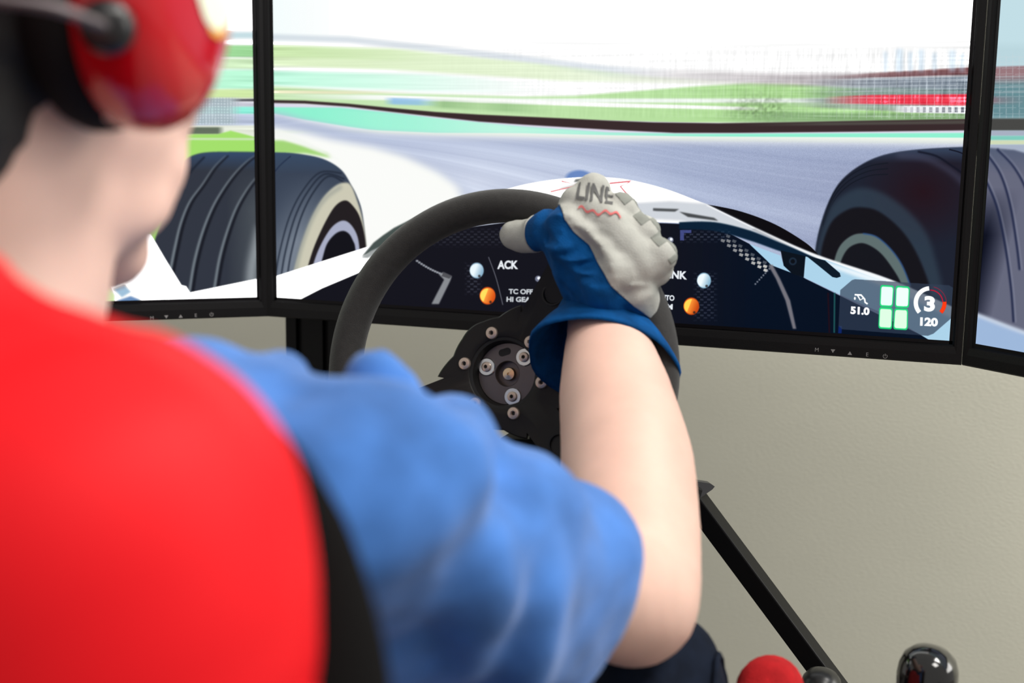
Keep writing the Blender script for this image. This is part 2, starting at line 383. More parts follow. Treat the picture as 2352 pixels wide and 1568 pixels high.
# verge, barrier, asphalt, run-off
barr_t = [(600, 229), (700, 231), (800, 238), (900, 248), (1000, 257), (1100, 263), (1300, 272), (1400, 277), (1500, 281), (1650, 283), (1800, 281), (2000, 277), (2240, 273)]
barr_b = [(600, 236), (700, 238), (800, 245), (900, 257), (1000, 268), (1100, 279), (1200, 286), (1400, 298), (1550, 305), (1700, 305), (2000, 302), (2240, 299)]
cv.band([(u, v + 4) for u, v in barr_t], [(500, 1200), (2400, 1200)], (0.985, 0.99, 0.975), 1, 3)
cv.band([(620, 236), (800, 244), (900, 257), (1000, 267), (2240, 298)], [(620, 250), (760, 252), (900, 262), (1200, 292), (1400, 306), (1600, 310), (2240, 306)], (0.87, 0.86, 0.93), 1, 4)
cv.band([(620, 246), (780, 247), (900, 259), (1000, 271), (1200, 290), (1400, 304), (1600, 307), (2240, 305)], [(620, 259), (700, 275), (800, 291), (880, 302), (1000, 307), (1200, 307), (1400, 311), (1600, 314), (2240, 317)], (0.56, 0.95, 0.82), 1, 4, [(620, 1), (720, 1), (860, 0.85), (950, 0.8), (1150, 0.55), (1350, 0.7), (1700, 1), (2240, 1)])
cv.band([(860, 299), (1000, 305), (1200, 306), (1400, 311), (1600, 314), (2240, 317)], [(860, 306), (1000, 312), (1200, 314), (1400, 320), (1600, 325), (2240, 331)], (0.97, 0.99, 0.93), 1, 3)
road = [(600, 262), (640, 262), (700, 278), (790, 296), (870, 307), (1000, 313), (1400, 322), (2260, 333), (2260, 820), (1560, 640), (1060, 560), (1078, 470), (1058, 425), (1010, 392), (930, 356), (860, 336), (760, 318), (690, 300), (600, 286)]
rm = cv.poly(road, (0.655, 0.70, 0.815), blur=9, bx=16)
cv.blend(rm * np.clip((cv.U - 1500) / 500, 0, 1) * np.clip((cv.Vv - 330) / 80, 0, 1), (0.55, 0.58, 0.70), 0.5)
cv.blend(rm * np.clip((1550 - cv.U) / 450, 0, 1) * np.clip((cv.Vv - 285) / 130, 0.25, 1), (0.84, 0.87, 0.94), 0.95)
ang = np.arctan2(cv.Vv - 296, cv.U - 560 + 0.0 * cv.Vv)
sn = np.interp(ang + 0.05 * np.sin(cv.U / 420), np.linspace(-0.2, 1.4, 420), np.convolve(rng.rand(428), np.ones(9) / 9, 'valid'))
cv.c += ((sn - 0.5) * 0.30 * rm * np.interp(cv.U, [640, 900, 1300, 1700], [0.3, 0.6, 1, 1]))[..., None] * np.array((1, 1, 0.85))
cv.c += ((rng.rand(cv.H, cv.W) - 0.5) * 0.07 * rm * np.interp(cv.U, [1200, 1700], [0.2, 1]))[..., None]
cv.poly([(600, 322), (650, 322), (700, 334), (752, 352), (760, 362), (700, 352), (600, 356)], (0.62, 0.83, 0.44), 0.95, blur=3, bx=5)
cv.poly([(600, 300), (640, 298), (700, 322), (790, 372), (740, 352), (650, 318), (600, 312)], (0.96, 0.97, 0.95), 0.9, blur=3)
cv.band(barr_t, barr_b, (0.215, 0.155, 0.165), 1, 4)
cv.band([(1700, 284), (2240, 276)], [(1700, 290), (2240, 284)], (0.36, 0.36, 0.33), 0.6, 4, [(1700, 0), (1900, 1), (2240, 1)])
# left tyre
def sp(pts, rest): return spline(pts, closed=False) + rest
def tyre_left(cv):
    m = cv.poly(sp([(560, 352), (628, 350), (683, 353), (742, 365), (784, 390), (807, 425), (820, 450), (832, 487), (841, 558), (843, 600)], [(630, 700), (560, 700)]), (0.22, 0.26, 0.33), blur=1)
    gr = np.clip(1 - np.abs(cv.U - 690 + (cv.Vv - 520) * 0.30) / 95, 0, 1) * np.clip((cv.Vv - 395) / 160, 0, 1)
    cv.blend(m * gr, (0.56, 0.60, 0.65), 0.75)
    cv.blend(m * np.clip((400 - cv.Vv) / 60, 0, 1), (0.22, 0.32, 0.45), 0.7)
    for dx, wd in ((0, 3.5), (13, 4), (27, 4)):
        cv.line([(632 + dx, 640), (642 + dx, 580), (664 + dx, 500), (694 + dx, 440), (735 + dx * 0.8, 396 + dx * 0.3), (785 + dx * 0.5, 398 + dx)], wd, (0.12, 0.15, 0.21), 0.8, blur=1)
    cv.line([(628, 398), (645, 378), (668, 358)], 3, (0.13, 0.18, 0.28), 0.8)
    cv.poly(sp([(668, 650), (676, 617), (692, 560), (715, 500), (742, 454), (770, 427), (793, 419), (807, 427), (820, 459), (832, 500), (841, 558), (843, 620)], []), (0.80, 0.79, 0.71), blur=2)
    cv.line([(676, 640), (690, 575), (718, 500), (748, 455), (785, 428)], 9, (0.55, 0.57, 0.55), 0.55, blur=4)
    cv.poly(sp([(700, 640), (710, 601), (724, 560), (747, 510), (770, 473), (793, 460), (811, 473), (827, 500), (839, 551), (843, 620)], []), (0.13, 0.11, 0.12), blur=1)
    cv.poly(sp([(712, 640), (722, 599), (738, 560), (761, 523), (784, 507), (802, 512), (818, 535), (825, 565), (828, 620)], []), (0.66, 0.68, 0.77), blur=1)
    cv.poly(sp([(728, 640), (740, 595), (751, 560), (770, 537), (788, 530), (802, 537), (811, 553), (816, 569), (819, 620)], []), (0.06, 0.06, 0.09), blur=1)
tyre_left(cv)
# right tyre
tm = cv.poly(sp([(1865, 640), (1872, 579), (1882, 526), (1902, 466), (1930, 417), (1975, 380), (2031, 356), (2108, 344), (2214, 338), (2290, 338)], [(2290, 760), (2000, 680)]), (0.105, 0.125, 0.185), blur=1)
cv.blend(tm * np.clip(1 - np.hypot((cv.U - 2120) / 150, (cv.Vv - 440) / 130), 0, 1), (0.14, 0.055, 0.09), 0.9)
cv.blend(tm * np.clip((375 - cv.Vv) / 30, 0, 1), (0.22, 0.28, 0.38), 0.8)
cv.line([(2060, 356), (2120, 362), (2170, 385), (2205, 412), (2240, 452)], 12, (0.27, 0.28, 0.37), 0.6, blur=5)
cv.line([(2108, 348), (2150, 358), (2185, 380), (2215, 402), (2240, 430)], 4, (0.05, 0.06, 0.12), 0.9, blur=1)
cv.line([(2180, 343), (2210, 352), (2240, 372)], 3, (0.05, 0.06, 0.12), 0.9)
for k in range(3): cv.line([(1890, 520 - 4 * k), (1915, 462 - 9 * k), (1950, 425 - 10 * k), (1995, 404 - 11 * k), (2040, 400 - 13 * k)], 2.5, (0.055, 0.075, 0.12), 0.7)
cv.poly(sp([(1872, 640), (1878, 567), (1892, 515), (1912, 470), (1946, 441), (1983, 431), (2031, 445), (2088, 486), (2129, 538), (2150, 600), (2170, 680)], [(2000, 690)]), (0.19, 0.25, 0.31), 0.75, curve=False, blur=5)
cv.poly(sp([(1880, 640), (1888, 567), (1910, 510), (1946, 482), (1979, 476), (2019, 486), (2068, 526), (2104, 579), (2134, 653), (2140, 700)], [(2000, 690)]), (0.07, 0.065, 0.095), blur=2)
cv.poly(sp([(1912, 640), (1917, 595), (1931, 562), (1956, 541), (1982, 536), (2014, 544), (2047, 573), (2072, 609), (2091, 656), (2100, 690)], [(2000, 690)]), (0.37, 0.43, 0.43), blur=1)
cv.line([(1982, 536), (2014, 544), (2047, 573), (2072, 609), (2091, 656)], 3, (0.15, 0.34, 0.62), 0.7, blur=1)
cv.poly(sp([(1926, 640), (1931, 602), (1946, 573), (1967, 560), (1989, 560), (2018, 577), (2043, 606), (2069, 649), (2078, 690)], [(2000, 690)]), (0.07, 0.075, 0.105), blur=1)
# car body and cowl
cv.poly([(600, 640), (632, 634), (839, 568), (880, 552), (900, 540), (880, 620), (740, 672), (685, 690), (600, 690)], WHITE)
cv.poly([(832, 588), (858, 557), (880, 540), (905, 523), (951, 500), (989, 481), (1050, 460), (1080, 470), (1000, 520), (930, 552), (850, 580)], (0.28, 0.32, 0.31), blur=1)
cv.poly([(831, 591), (852, 576), (905, 552), (960, 530), (960, 545), (900, 560), (845, 592)], (0.63, 0.65, 0.65), blur=1)
cv.poly([(685, 690), (740, 662), (835, 622), (900, 588), (950, 560), (1060, 524), (1160, 511), (1400, 508), (1560, 514), (1660, 528), (1760, 580), (1850, 640), (1960, 694), (2180, 800), (2180, 860), (600, 720)], (0.065, 0.065, 0.105))
cv.blend(np.clip((cv.U - 1480) / 250, 0, 1) * (np.abs(cv.c - np.array((0.065, 0.065, 0.105))).sum(-1) < 1e-3), (0.005, 0.05, 0.125), 1)
cv.poly(sp([(1623, 469), (1700, 485), (1780, 515), (1850, 557), (1880, 585)], [(1885, 600), (1826, 575), (1732, 530)]), (0.03, 0.025, 0.045))
cv.ell((1330, 408), 30, 17, (0.38, 0.51, 0.75), 0.9, 6)
cv.poly(sp([(1060, 480), (1100, 452), (1170, 432), (1215, 421), (1280, 411), (1350, 406), (1420, 409), (1480, 420), (1540, 437), (1600, 460), (1622, 468)], []) + [(1735, 524), (1700, 532), (1660, 524), (1560, 512), (1400, 506), (1160, 509), (1060, 520)], WHITE)
cv.poly([(1400, 470), (1540, 462), (1622, 468), (1735, 524), (1826, 566), (1900, 598), (1800, 574), (1732, 546), (1660, 522), (1560, 506), (1450, 500)], (0.80, 0.82, 0.85), 0.9, blur=2)
cv.line([(1560, 518), (1640, 520), (1720, 540), (1800, 570), (1898, 604)], [16, 20, 22, 18, 6], (0.02, 0.12, 0.21), 1, blur=1)
cv.line([(1623, 471), (1732, 523), (1826, 567), (1898, 597), (2043, 647), (2190, 713)], [2, 3, 5, 9, 12, 14], (0.97, 0.98, 0.99), 1, blur=1)
cv.poly([(1850, 589), (1898, 597), (2043, 650), (2190, 716), (2190, 792), (2138, 783), (2040, 724), (1960, 690), (1932, 678), (1846, 637)], (0.68, 0.83, 0.92))
cv.line([(1880, 600), (1960, 626), (2043, 655), (2190, 722)], [6, 12, 16, 18], (0.95, 0.98, 1.0), 0.9, blur=3)
cv.poly([(1721, 560), (1793, 587), (1797, 600), (1803, 612), (1846, 637), (1772, 609), (1760, 597)], (0.66, 0.82, 0.92))
cv.poly([(1793, 575), (1850, 588), (1846, 637), (1819, 628), (1800, 610)], (0.02, 0.055, 0.10))
cv.ell((1821, 600), 9, 9, (0.10, 0.16, 0.23), 1); cv.ell((1821, 600), 5, 5, (0.02, 0.04, 0.08), 1)
cv.poly([(1850, 586), (1895, 598), (1929, 627), (1931, 635), (1922, 638), (1912, 636), (1880, 610)], (0.03, 0.09, 0.15))
# cowl livery
for pts, c in (([(1285, 432), (1330, 420), (1400, 424), (1340, 440)], (0.86, 0.86, 0.85)), ([(1500, 478), (1560, 480), (1550, 486), (1500, 484)], (0.25, 0.26, 0.27)), ([(1560, 486), (1640, 500), (1650, 507), (1580, 498)], (0.22, 0.23, 0.24)), ([(1305, 432), (1340, 430), (1334, 440), (1300, 442)], (0.33, 0.34, 0.33)), ([(1322, 412), (1345, 409), (1344, 416), (1318, 418)], (0.36, 0.37, 0.36))):
    cv.poly(pts, c, 0.9, blur=1)
cv.line([(1265, 440), (1330, 425), (1290, 416)], 2.5, (0.90, 0.45, 0.47), 0.9, curve=False); cv.line([(1400, 421), (1450, 416), (1425, 428), (1445, 452)], 3, (0.90, 0.40, 0.43), 0.9, curve=False)
# dashboard
for (x0, y0, x1, y1, a) in ((990, 520, 1160, 570, 0.10), (1065, 600, 1110, 680, 0.15), (1590, 620, 1650, 740, 0.13), (1560, 525, 1680, 560, 0.16)):
    r = np.clip(np.minimum.reduce([cv.U - x0, x1 - cv.U, cv.Vv - y0, y1 - cv.Vv]) / 14, 0, 1)
    chk = ((np.floor(cv.U / 8) + np.floor(cv.Vv / 6)) % 2) * (cv.Vv % 6 > 2)
    cv.blend(r * chk, (0.62, 0.64, 0.72), a * 1.5)
for k in range(15):
    t = k / 14; u, v = 1662 + 98 * t, 548 + 68 * t + 14 * (t - t * t)
    for q in range(3):
        if (k + q) % 2 == 0: cv.poly([(u + q * 6 - 5, v - q * 5), (u + q * 6 + 4, v - q * 5 + 3), (u + q * 6 + 1, v - q * 5 + 9), (u + q * 6 - 7, v - q * 5 + 6)], (0.83, 0.82, 0.80), 0.55 + 0.4 * t if q < 2 else 0.35)
for k in range(8): cv.ell((1735 + 4.6 * k, 652 - 5 * k), 2.2, 2.2, (0.6, 0.62, 0.66), 0.7)
for k in range(13):
    t = k / 12; cv.ell((958 + 62 * t, 599 + 44 * t - 12 * t * t), 3.0, 2.2, (0.75, 0.77, 0.80), 0.8)
cv.poly([(1008, 630), (1018, 625), (1038, 634), (1034, 645), (1008, 698), (991, 698), (1020, 642)], (0.56, 0.57, 0.59), 0.95, blur=1)
cv.poly([(1014, 634), (1018, 625), (1038, 634), (1032, 640)], (0.30, 0.30, 0.32), 0.9)
cv.poly([(1766, 612), (1774, 607), (1792, 640), (1815, 690), (1829, 755), (1821, 755), (1804, 690), (1782, 640)], (0.48, 0.47, 0.50), 0.95, blur=1)
cv.line([(1122, 590), (1140, 640), (1155, 700)], 2, (0.55, 0.56, 0.6), 0.6)
cv.line([(1917, 672), (1916, 764)], 4, (0.12, 0.36, 0.36), 0.8, curve=False); cv.line([(1930, 748), (1929, 765)], 8, (0.05, 0.16, 0.45), 0.8, curve=False); cv.line([(1902, 672), (1905, 764)], 4, (0.13, 0.03, 0.08), 0.8, curve=False)
for x, y in ((1150, 522), (1562, 528)):
    cv.poly([(x, y), (x + 26, y), (x + 26, y + 7), (x + 9, y + 7), (x + 9, y + 24), (x, y + 24)], (0.30, 0.34, 0.60), 0.8)
for x, y in ((1168, 536), (1540, 551), (1236, 640)):
    cv.ell((x, y), 7, 7, (0.45, 0.47, 0.55)); cv.ell((x + 1.5, y - 1.5), 3.5, 3.5, (0.97, 0.98, 1))
for (x, y), c1, c2 in (((1095, 621), (0.55, 0.70, 0.80), (0.93, 0.98, 1.0)), ((1617, 644), (0.55, 0.72, 0.82), (0.95, 0.99, 1.0)), ((1120, 679), (0.85, 0.32, 0.08), (1.0, 0.62, 0.25)), ((1588, 703), (0.78, 0.28, 0.06), (1.0, 0.60, 0.22))):
    rr = 17 if c1[2] > 0.3 else 19
    cv.ell((x, y), rr - 1, rr + 1, c1)
    q = np.hypot((cv.U - x) / rr, (cv.Vv - y) / rr)
    cv.blend(np.clip((0.98 - q) * rr / 2, 0, 1) * np.clip(0.75 - ((cv.U - x) * 0.9 + (cv.Vv - y) * 0.35) / rr, 0, 1), c2)
    cv.ell((x + 0.35 * rr, y + 0.75 * rr), 3, 3, (0.15, 0.12, 0.12), 0.8)
W_ = (0.92, 0.94, 0.96)
cv.text('ACK', (1142, 618), (1190, 618), 20, W_); cv.text('TC OFF', (1168, 675), (1224, 676), 12, (0.8, 0.82, 0.84)); cv.text('HI GEAR', (1163, 693), (1230, 694), 12, (0.8, 0.82, 0.84))
cv.text('DRINK', (1505, 637), (1578, 642), 19, W_); cv.text('AUTO', (1508, 689), (1549, 691), 13, W_); cv.text('RM', (1520, 710), (1545, 711), 13, W_)
# head-up panel
cv.poly([(1930, 666), (1957, 643), (1964, 641), (2180, 655), (2190, 661), (2189, 727), (2144, 766), (2131, 771), (1934, 756), (1926, 748)], (0.20, 0.25, 0.33), 0.68, blur=0)
def rq(q, col, a=1, grow=0.0):
    q = np.array(q, float); c = q.mean(0); q = c + (q - c) * (1 + grow); out = []
    for i in range(4):
        p, a_, b_ = q[i], q[i - 1], q[(i + 1) % 4]
        for t in (0.0, 0.25, 0.5, 0.75, 1.0):
            p1 = p + (a_ - p) * 0.16; p2 = p + (b_ - p) * 0.16
            out.append(tuple((1 - t) ** 2 * p1 + 2 * t * (1 - t) * p + t * t * p2))
    cv.poly(out, col, a)
for q, c in (([(2023, 655), (2053, 657), (2050, 704), (2021, 703)], (0.93, 1, 0.99)), ([(2058, 657), (2089, 659), (2087, 706), (2056, 705)], (0.95, 1, 0.99)), ([(2020, 706), (2050, 708), (2048, 755), (2018, 753)], (0.88, 1, 0.90)), ([(2055, 709), (2085, 710), (2084, 757), (2052, 755)], (0.89, 1, 0.90))):
    rq(q, (0.12, 0.86, 0.48), 1, 0.05); rq(q, c, 1, -0.10)
cv.text('51.0', (1953, 721), (1997, 724), 18, WHITE, bold=0.055); cv.text('120', (2113, 748), (2154, 750), 20, WHITE, bold=0.055); cv.text('3', (2122, 715), (2147, 716), 36, WHITE, bold=0.05)
cv.line([(1963, 676.5), (1978, 677.5), (1986, 687), (1987, 694), (1993, 698)], 4, WHITE, curve=False); cv.line([(1969, 677), (1976, 689), (1982, 685)], 3, WHITE, curve=False); cv.ell((1963.5, 685), 2.2, 3.4, WHITE, 1, 1)
def arc(c, r, a0, a1): return [(c[0] + r * math.cos(math.radians(a)), c[1] - r * 1.0 * math.sin(math.radians(a))) for a in np.linspace(a0, a1, 24)]
gc = (2136.5, 695)
cv.line(arc(gc, 33, 222, 94), 10, WHITE, curve=False); cv.line(arc(gc, 29, 90, 4), 2.2, (0.85, 0.08, 0.2), curve=False); cv.line(arc(gc, 37, 78, 4), 1.2, (0.75, 0.1, 0.2), 0.9, curve=False); cv.line(arc(gc, 33, 4, -42), 9, (1, 0.16, 0.03), curve=False)
# panel seen obliquely: this end of the picture is dimmer
IMG_C = cv.image('centre_screen_picture')

# ---- left screen
cl = Canvas(-1, 1200, 675)
cl.band([(0, 74), (600, 74)], [(0, 88), (600, 88)], (0.72, 0.84, 0.87), 0.8, 8)
cl.band([(0, 104), (600, 104)], [(0, 131), (600, 131)], (0.64, 0.87, 0.62), 1, 5); cl.band([(0, 134), (600, 134)], [(0, 158), (600, 158)], (0.82, 0.93, 0.76), 1, 6)
cl.band([(0, 160), (600, 160)], [(0, 205), (600, 205)], (0.74, 0.98, 0.85), 1, 8); cl.band([(0, 205), (600, 205)], [(0, 225), (600, 225)], (0.82, 0.92, 0.66), 1, 6)
cl.band([(0, 227), (600, 227)], [(0, 233), (600, 233)], (0.22, 0.22, 0.25), 1, 3, [(400, 0.3), (540, 0.8), (600, 1)]); cl.band([(0, 234), (600, 234)], [(0, 245), (600, 245)], (0.84, 0.84, 0.89), 1, 3)
cl.band([(0, 245), (600, 245)], [(0, 262), (600, 262)], (0.56, 0.94, 0.86), 1, 4); cl.band([(0, 262), (600, 262)], [(0, 290), (600, 290)], (0.72, 0.76, 0.85), 1, 5)
fm = np.clip((556 - cl.U) / 30, 0, 1) * np.clip((cl.Vv - 222) / 6, 0, 1) * np.clip((288 - cl.Vv) / 5, 0, 1)
cl.blend(fm, (0.78, 0.84, 0.86), 0.85); cl.blend(fm * ((cl.U % 7 < 2.6) | (cl.Vv % 6.5 < 2)), (0.55, 0.62, 0.66), 0.55)
cl.band([(0, 288), (600, 288)], [(0, 312), (600, 312)], (0.90, 0.92, 0.86), 1, 4); cl.band([(0, 292), (600, 292)], [(0, 308), (600, 308)], (0.38, 0.43, 0.36), 1, 4, [(0, 1), (500, 1), (516, 0), (600, 0)])
cl.band([(0, 308), (500, 308), (530, 300), (600, 318)], [(0, 900), (600, 900)], (0.64, 0.88, 0.42), 1, 4); cl.band([(0, 315), (600, 317)], [(0, 320), (600, 322)], (0.80, 0.90, 0.72), 0.9, 3)
streaks(cl, 95, 310, 0.012, 40, 1)
lm = cl.poly(sp([(357, 545), (388, 464), (405, 415), (415, 385), (428, 366), (450, 355), (480, 350), (530, 349), (640, 350)], [(640, 720), (330, 690)]), (0.185, 0.205, 0.25), blur=1)
cl.blend(lm * np.clip((392 - cl.Vv) / 40, 0, 1), (0.20, 0.30, 0.44), 0.8)
cl.blend(lm * np.clip((cl.U - 520) / 80, 0, 1) * np.clip((cl.Vv - 380) / 100, 0, 1), (0.33, 0.36, 0.38), 0.8)
for gl in ([(386, 650), (393, 612), (402, 567), (415, 513), (435, 464), (464, 424), (491, 384), (518, 357)], [(430, 700), (435, 670), (446, 603), (464, 536), (487, 478), (513, 433), (540, 397), (567, 370), (590, 354)], [(486, 700), (493, 658), (504, 594), (520, 536), (540, 482), (562, 442), (585, 411), (610, 390)]):
    cl.line([(x + 7, y) for x, y in gl], [8, 8, 8, 7, 6, 5, 4, 3], (0.07, 0.08, 0.12), 0.9, blur=1); cl.line(gl, [6, 6, 6, 5, 4, 3, 2, 1], (0.47, 0.51, 0.54), 0.9, blur=1)
cl.line([(392, 480), (412, 432), (440, 392), (470, 360)], 4, (0.07, 0.10, 0.16), 0.8, blur=1)
cl.line([(575, 690), (578, 620), (590, 560), (600, 520)], 22, (0.66, 0.69, 0.71), 0.75, blur=6)
cl.poly([(-2500, 600), (-900, 560), (200, 528), (346, 536), (380, 594), (417, 654), (428, 657), (437, 671), (598, 638), (640, 632), (640, 760), (-900, 800)], WHITE)
cl.poly([(200, 664), (250, 658), (262, 678), (262, 700), (200, 705)], (0.80, 0.93, 0.66), 1, blur=1); cl.poly([(262, 664), (285, 655), (300, 670), (280, 682)], (0.63, 0.76, 0.86), 1, blur=1); cl.poly([(270, 690), (300, 680), (320, 688), (326, 700), (272, 702)], (0.42, 0.56, 0.74), 1, blur=1)
IMG_L = cl.image('left_screen_picture')

# ---- right screen
cr = Canvas(1, 1200, 675, (0.76, 0.87, 0.90))
cr.band([(2200, 104), (4000, 104)], [(2200, 154), (4000, 154)], (0.70, 0.81, 0.84), 0.5, 20)
cr.band([(2200, 156), (4000, 100)], [(2200, 220), (4000, 220)], (0.60, 0.47, 0.49), 1, 5); cr.band([(2200, 188), (4000, 150)], [(2200, 274), (4000, 274)], (0.40, 0.55, 0.58), 1, 22)
cr.band([(2200, 222), (4000, 222)], [(2200, 238), (4000, 238)], (0.72, 0.35, 0.40), 0.8, 8, [(2240, 1), (2300, 0.3), (2360, 0)])
for k in range(4): cr.band([(2200, 176 + 12 * k), (4000, 150 + 12 * k)], [(2200, 179 + 12 * k), (4000, 153 + 12 * k)], (0.68, 0.72, 0.74), 0.6, 3)
g = np.clip((cr.Vv - 120) / 10, 0, 1) * np.clip((276 - cr.Vv) / 6, 0, 1); cr.blend(g * ((cr.U % 15 < 2.2) | (cr.Vv % 13 < 1.5)), (0.80, 0.84, 0.86), 0.3)
cr.band([(2200, 272), (4000, 272)], [(2200, 300), (4000, 300)], (0.28, 0.28, 0.27), 1, 5); cr.band([(2200, 300), (4000, 300)], [(2200, 312), (4000, 312)], (0.66, 0.69, 0.76), 1, 4)
cr.band([(2200, 312), (4000, 312)], [(2200, 322), (4000, 322)], (0.50, 0.80, 0.74), 1, 4); cr.band([(2200, 322), (4000, 322)], [(2200, 332), (4000, 332)], (0.82, 0.86, 0.72), 1, 4); cr.band([(2200, 332), (4000, 332)], [(2200, 1400), (4000, 1400)], (0.66, 0.70, 0.78), 1, 3)
rmk = cr.poly([(2180, 342), (2260, 339), (2330, 345), (2400, 365), (2470, 420), (2520, 520), (2540, 640), (2540, 900), (2180, 800)], (0.40, 0.41, 0.49), blur=1)
cr.blend(rmk * np.clip((400 - cr.Vv) / 60, 0, 1), (0.30, 0.35, 0.45), 0.7)
cr.blend(rmk * np.clip((2300 - cr.U - (cr.Vv - 640) * 0.25) / 60, 0, 1) * np.clip((cr.Vv - 430) / 110, 0, 1), (0.035, 0.05, 0.115), 1)
for pts in ([(2266, 352), (2298, 400), (2320, 470), (2335, 560), (2342, 620)], [(2290, 342), (2330, 385), (2362, 450), (2385, 560)], [(2258, 400), (2288, 470), (2308, 560), (2322, 660), (2328, 740)]):
    cr.line(pts, 5, (0.10, 0.13, 0.25), 0.9, blur=1); cr.line([(x + 5, y) for x, y in pts], 3, (0.58, 0.60, 0.68), 0.5, blur=1)
cr.poly([(2180, 694), (2243, 721), (2352, 762), (2480, 800), (2600, 830), (2600, 1100), (2180, 900)], (0.62, 0.72, 0.86), blur=1)
cr.line([(2225, 714), (2243, 722), (2352, 763), (2480, 802)], 9, (0.80, 0.84, 0.90), 0.9, blur=2)
IMG_R = cr.image('right_screen_picture')

def screen_mat(name, im, strength):
    m = bpy.data.materials.new(name); m.use_nodes = True; nt = m.node_tree
    b = nt.nodes['Principled BSDF']; b.inputs['Base Color'].default_value = (0.002, 0.002, 0.002, 1); b.inputs['Roughness'].default_value = 0.6; b.inputs['Specular IOR Level'].default_value = 0.05
    t = nt.nodes.new('ShaderNodeTexImage'); t.image = im; t.extension = 'EXTEND'
    nt.links.new(t.outputs['Color'], b.inputs['Emission Color'])
    mr = nt.nodes.new('ShaderNodeMapRange'); mr.inputs['From Min'].default_value = 0.975; mr.inputs['From Max'].default_value = 1.0   # the picture's whites are blown out
    mr.inputs['To Min'].default_value = strength; mr.inputs['To Max'].default_value = strength * 2.2
    sp = nt.nodes.new('ShaderNodeSeparateColor'); nt.links.new(t.outputs['Color'], sp.inputs[0]); nt.links.new(sp.outputs[0], mr.inputs['Value'])
    nt.links.new(mr.outputs[0], b.inputs['Emission Strength'])
    return m

# ------------------------------------------------------------------ the monitors
def frame_xf(which):
    o, d = plane(which); n = V((d.y, -d.x, 0))           # n points to the driver
    return Matrix(((d.x, -n.x, 0, o.x), (d.y, -n.y, 0, o.y), (0, 0, 1, o.z), (0, 0, 0, 1)))   # x across, y into the screen, z up
def monitor(which, im, label, marks):
    mx = frame_xf(which); L, B = 0.0091, 0.0185
    t = thing('monitor', mx @ V((SW / 2, 0.03, -B)), label, 'monitor')
    me = bpy.data.meshes.new('screen')
    me.from_pydata([mx @ V(p) for p in ((0, 0, 0), (SW, 0, 0), (SW, 0, SH), (0, 0, SH))], [], [(0, 1, 2, 3)])
    uv = me.uv_layers.new(name='UVMap')
    for i, c in enumerate(((0, 0), (1, 0), (1, 1), (0, 1))): uv.data[i].uv = c
    link('screen', me, screen_mat('screen_%d' % (which + 1), im, 1.0), t, smooth=False)
    # bezel: a mitred frame with a raised, rounded front lip
    bm = bmesh.new()
    prof = [(0.0, 0.001), (0.0012, -0.0005), (0.0018, -0.0022), (0.45, -0.0030), (0.93, -0.0030), (1.0, -0.0012), (1.0, 0.020)]
    rings = []
    for q, y in prof:
        def off(wd): return q * wd if q > 0.01 else q
        l, b_, tp = off(L), off(B), off(L)
        if q <= 0.01: l = b_ = tp = q
        rings.append([mx @ V(p) for p in ((-l, y, -b_), (SW + l, y, -b_), (SW + l, y, SH + tp), (-l, y, SH + tp))])
    ring_loft(bm, rings, cap=False)
    bz = obj('bezel', bm, M['bezel'], t, smooth=False)
    bm = bmesh.new()
    for a, b in (((0, 0, 0), (SW, 0, 0.0032)), ((0, 0, 0), (0.003, 0, SH)), ((SW - 0.003, 0, 0), (SW, 0, SH)), ((0, 0, SH - 0.003), (SW, 0, SH))):
        box(bm, ((a[0] + b[0]) / 2, -0.0003, (a[2] + b[2]) / 2), (b[0] - a[0], 0.0004, b[2] - a[2]), mx)
    obj('screen_border', bm, M['bezel_in'], t, smooth=False)
    bm = bmesh.new(); box(bm, (SW / 2, 0.016, SH / 2 - 0.005), (SW + 2 * L - 0.002, 0.028, SH + L + B - 0.002), mx, 0.004)
    box(bm, (SW / 2, 0.045, SH / 2 - 0.02), (SW * 0.6, 0.035, SH * 0.6), mx, 0.015, 3); obj('housing', bm, M['bezel'], t, smooth=False)
    if marks:
        for (u, v), s in marks:
            q = P(u, v, 1) - CAMP; inv = mx.inverted(); o2, d2 = inv @ CAMP, inv.to_3x3() @ q
            c = o2 + d2 * ((-0.0033 - o2.y) / d2.y); h = 0.0036
            bm = bmesh.new()
            def flat(pts): bm.faces.new([bm.verts.new(mx @ V((c.x + x, -0.00315, c.z + z))) for x, z in pts])
            if s in 'ME':
                vs, tr, sz = text_mesh(s); k = h / sz[1]
                vv = [bm.verts.new(mx @ V((c.x + (x - sz[0] / 2) * k, -0.00315, c.z + (y - sz[1] / 2) * k))) for x, y in vs]
                for f in tr: bm.faces.new([vv[i] for i in f])
            elif s == 'v': flat([(-0.0021, 0.0016), (0, -0.0018), (0.0021, 0.0016)])
            elif s == '^': flat([(-0.0021, -0.0016), (0.0021, -0.0016), (0, 0.0018)])
            else:
                for k in range(12):
                    a0, a1 = math.radians(125 + 290 * k / 12), math.radians(125 + 290 * (k + 1) / 12)
                    flat([(r * math.cos(a), r * math.sin(a)) for r, a in ((0.0016, a0), (0.0021, a0), (0.0021, a1), (0.0016, a1))])
                flat([(-0.0003, 0), (0.0003, 0), (0.0003, 0.0024), (-0.0003, 0.0024)])
            obj('button_mark', bm, M['mark'], bz, smooth=False)
    settle(t)
    return t
S_ = ['M', 'v', '^', 'E', 'p']
monitor(0, IMG_C, 'centre monitor directly behind the steering wheel, showing the dashboard and both front tyres', list(zip([(1876, 803), (1913, 806), (1952, 811), (1992, 814), (2033, 818)], S_)))
monitor(-1, IMG_L, 'monitor angled in behind the driver\'s head, showing a grooved tyre and green grass', list(zip([(349, 730), (382, 727.5), (415, 726), (450, 724), (486, 722)], S_)))
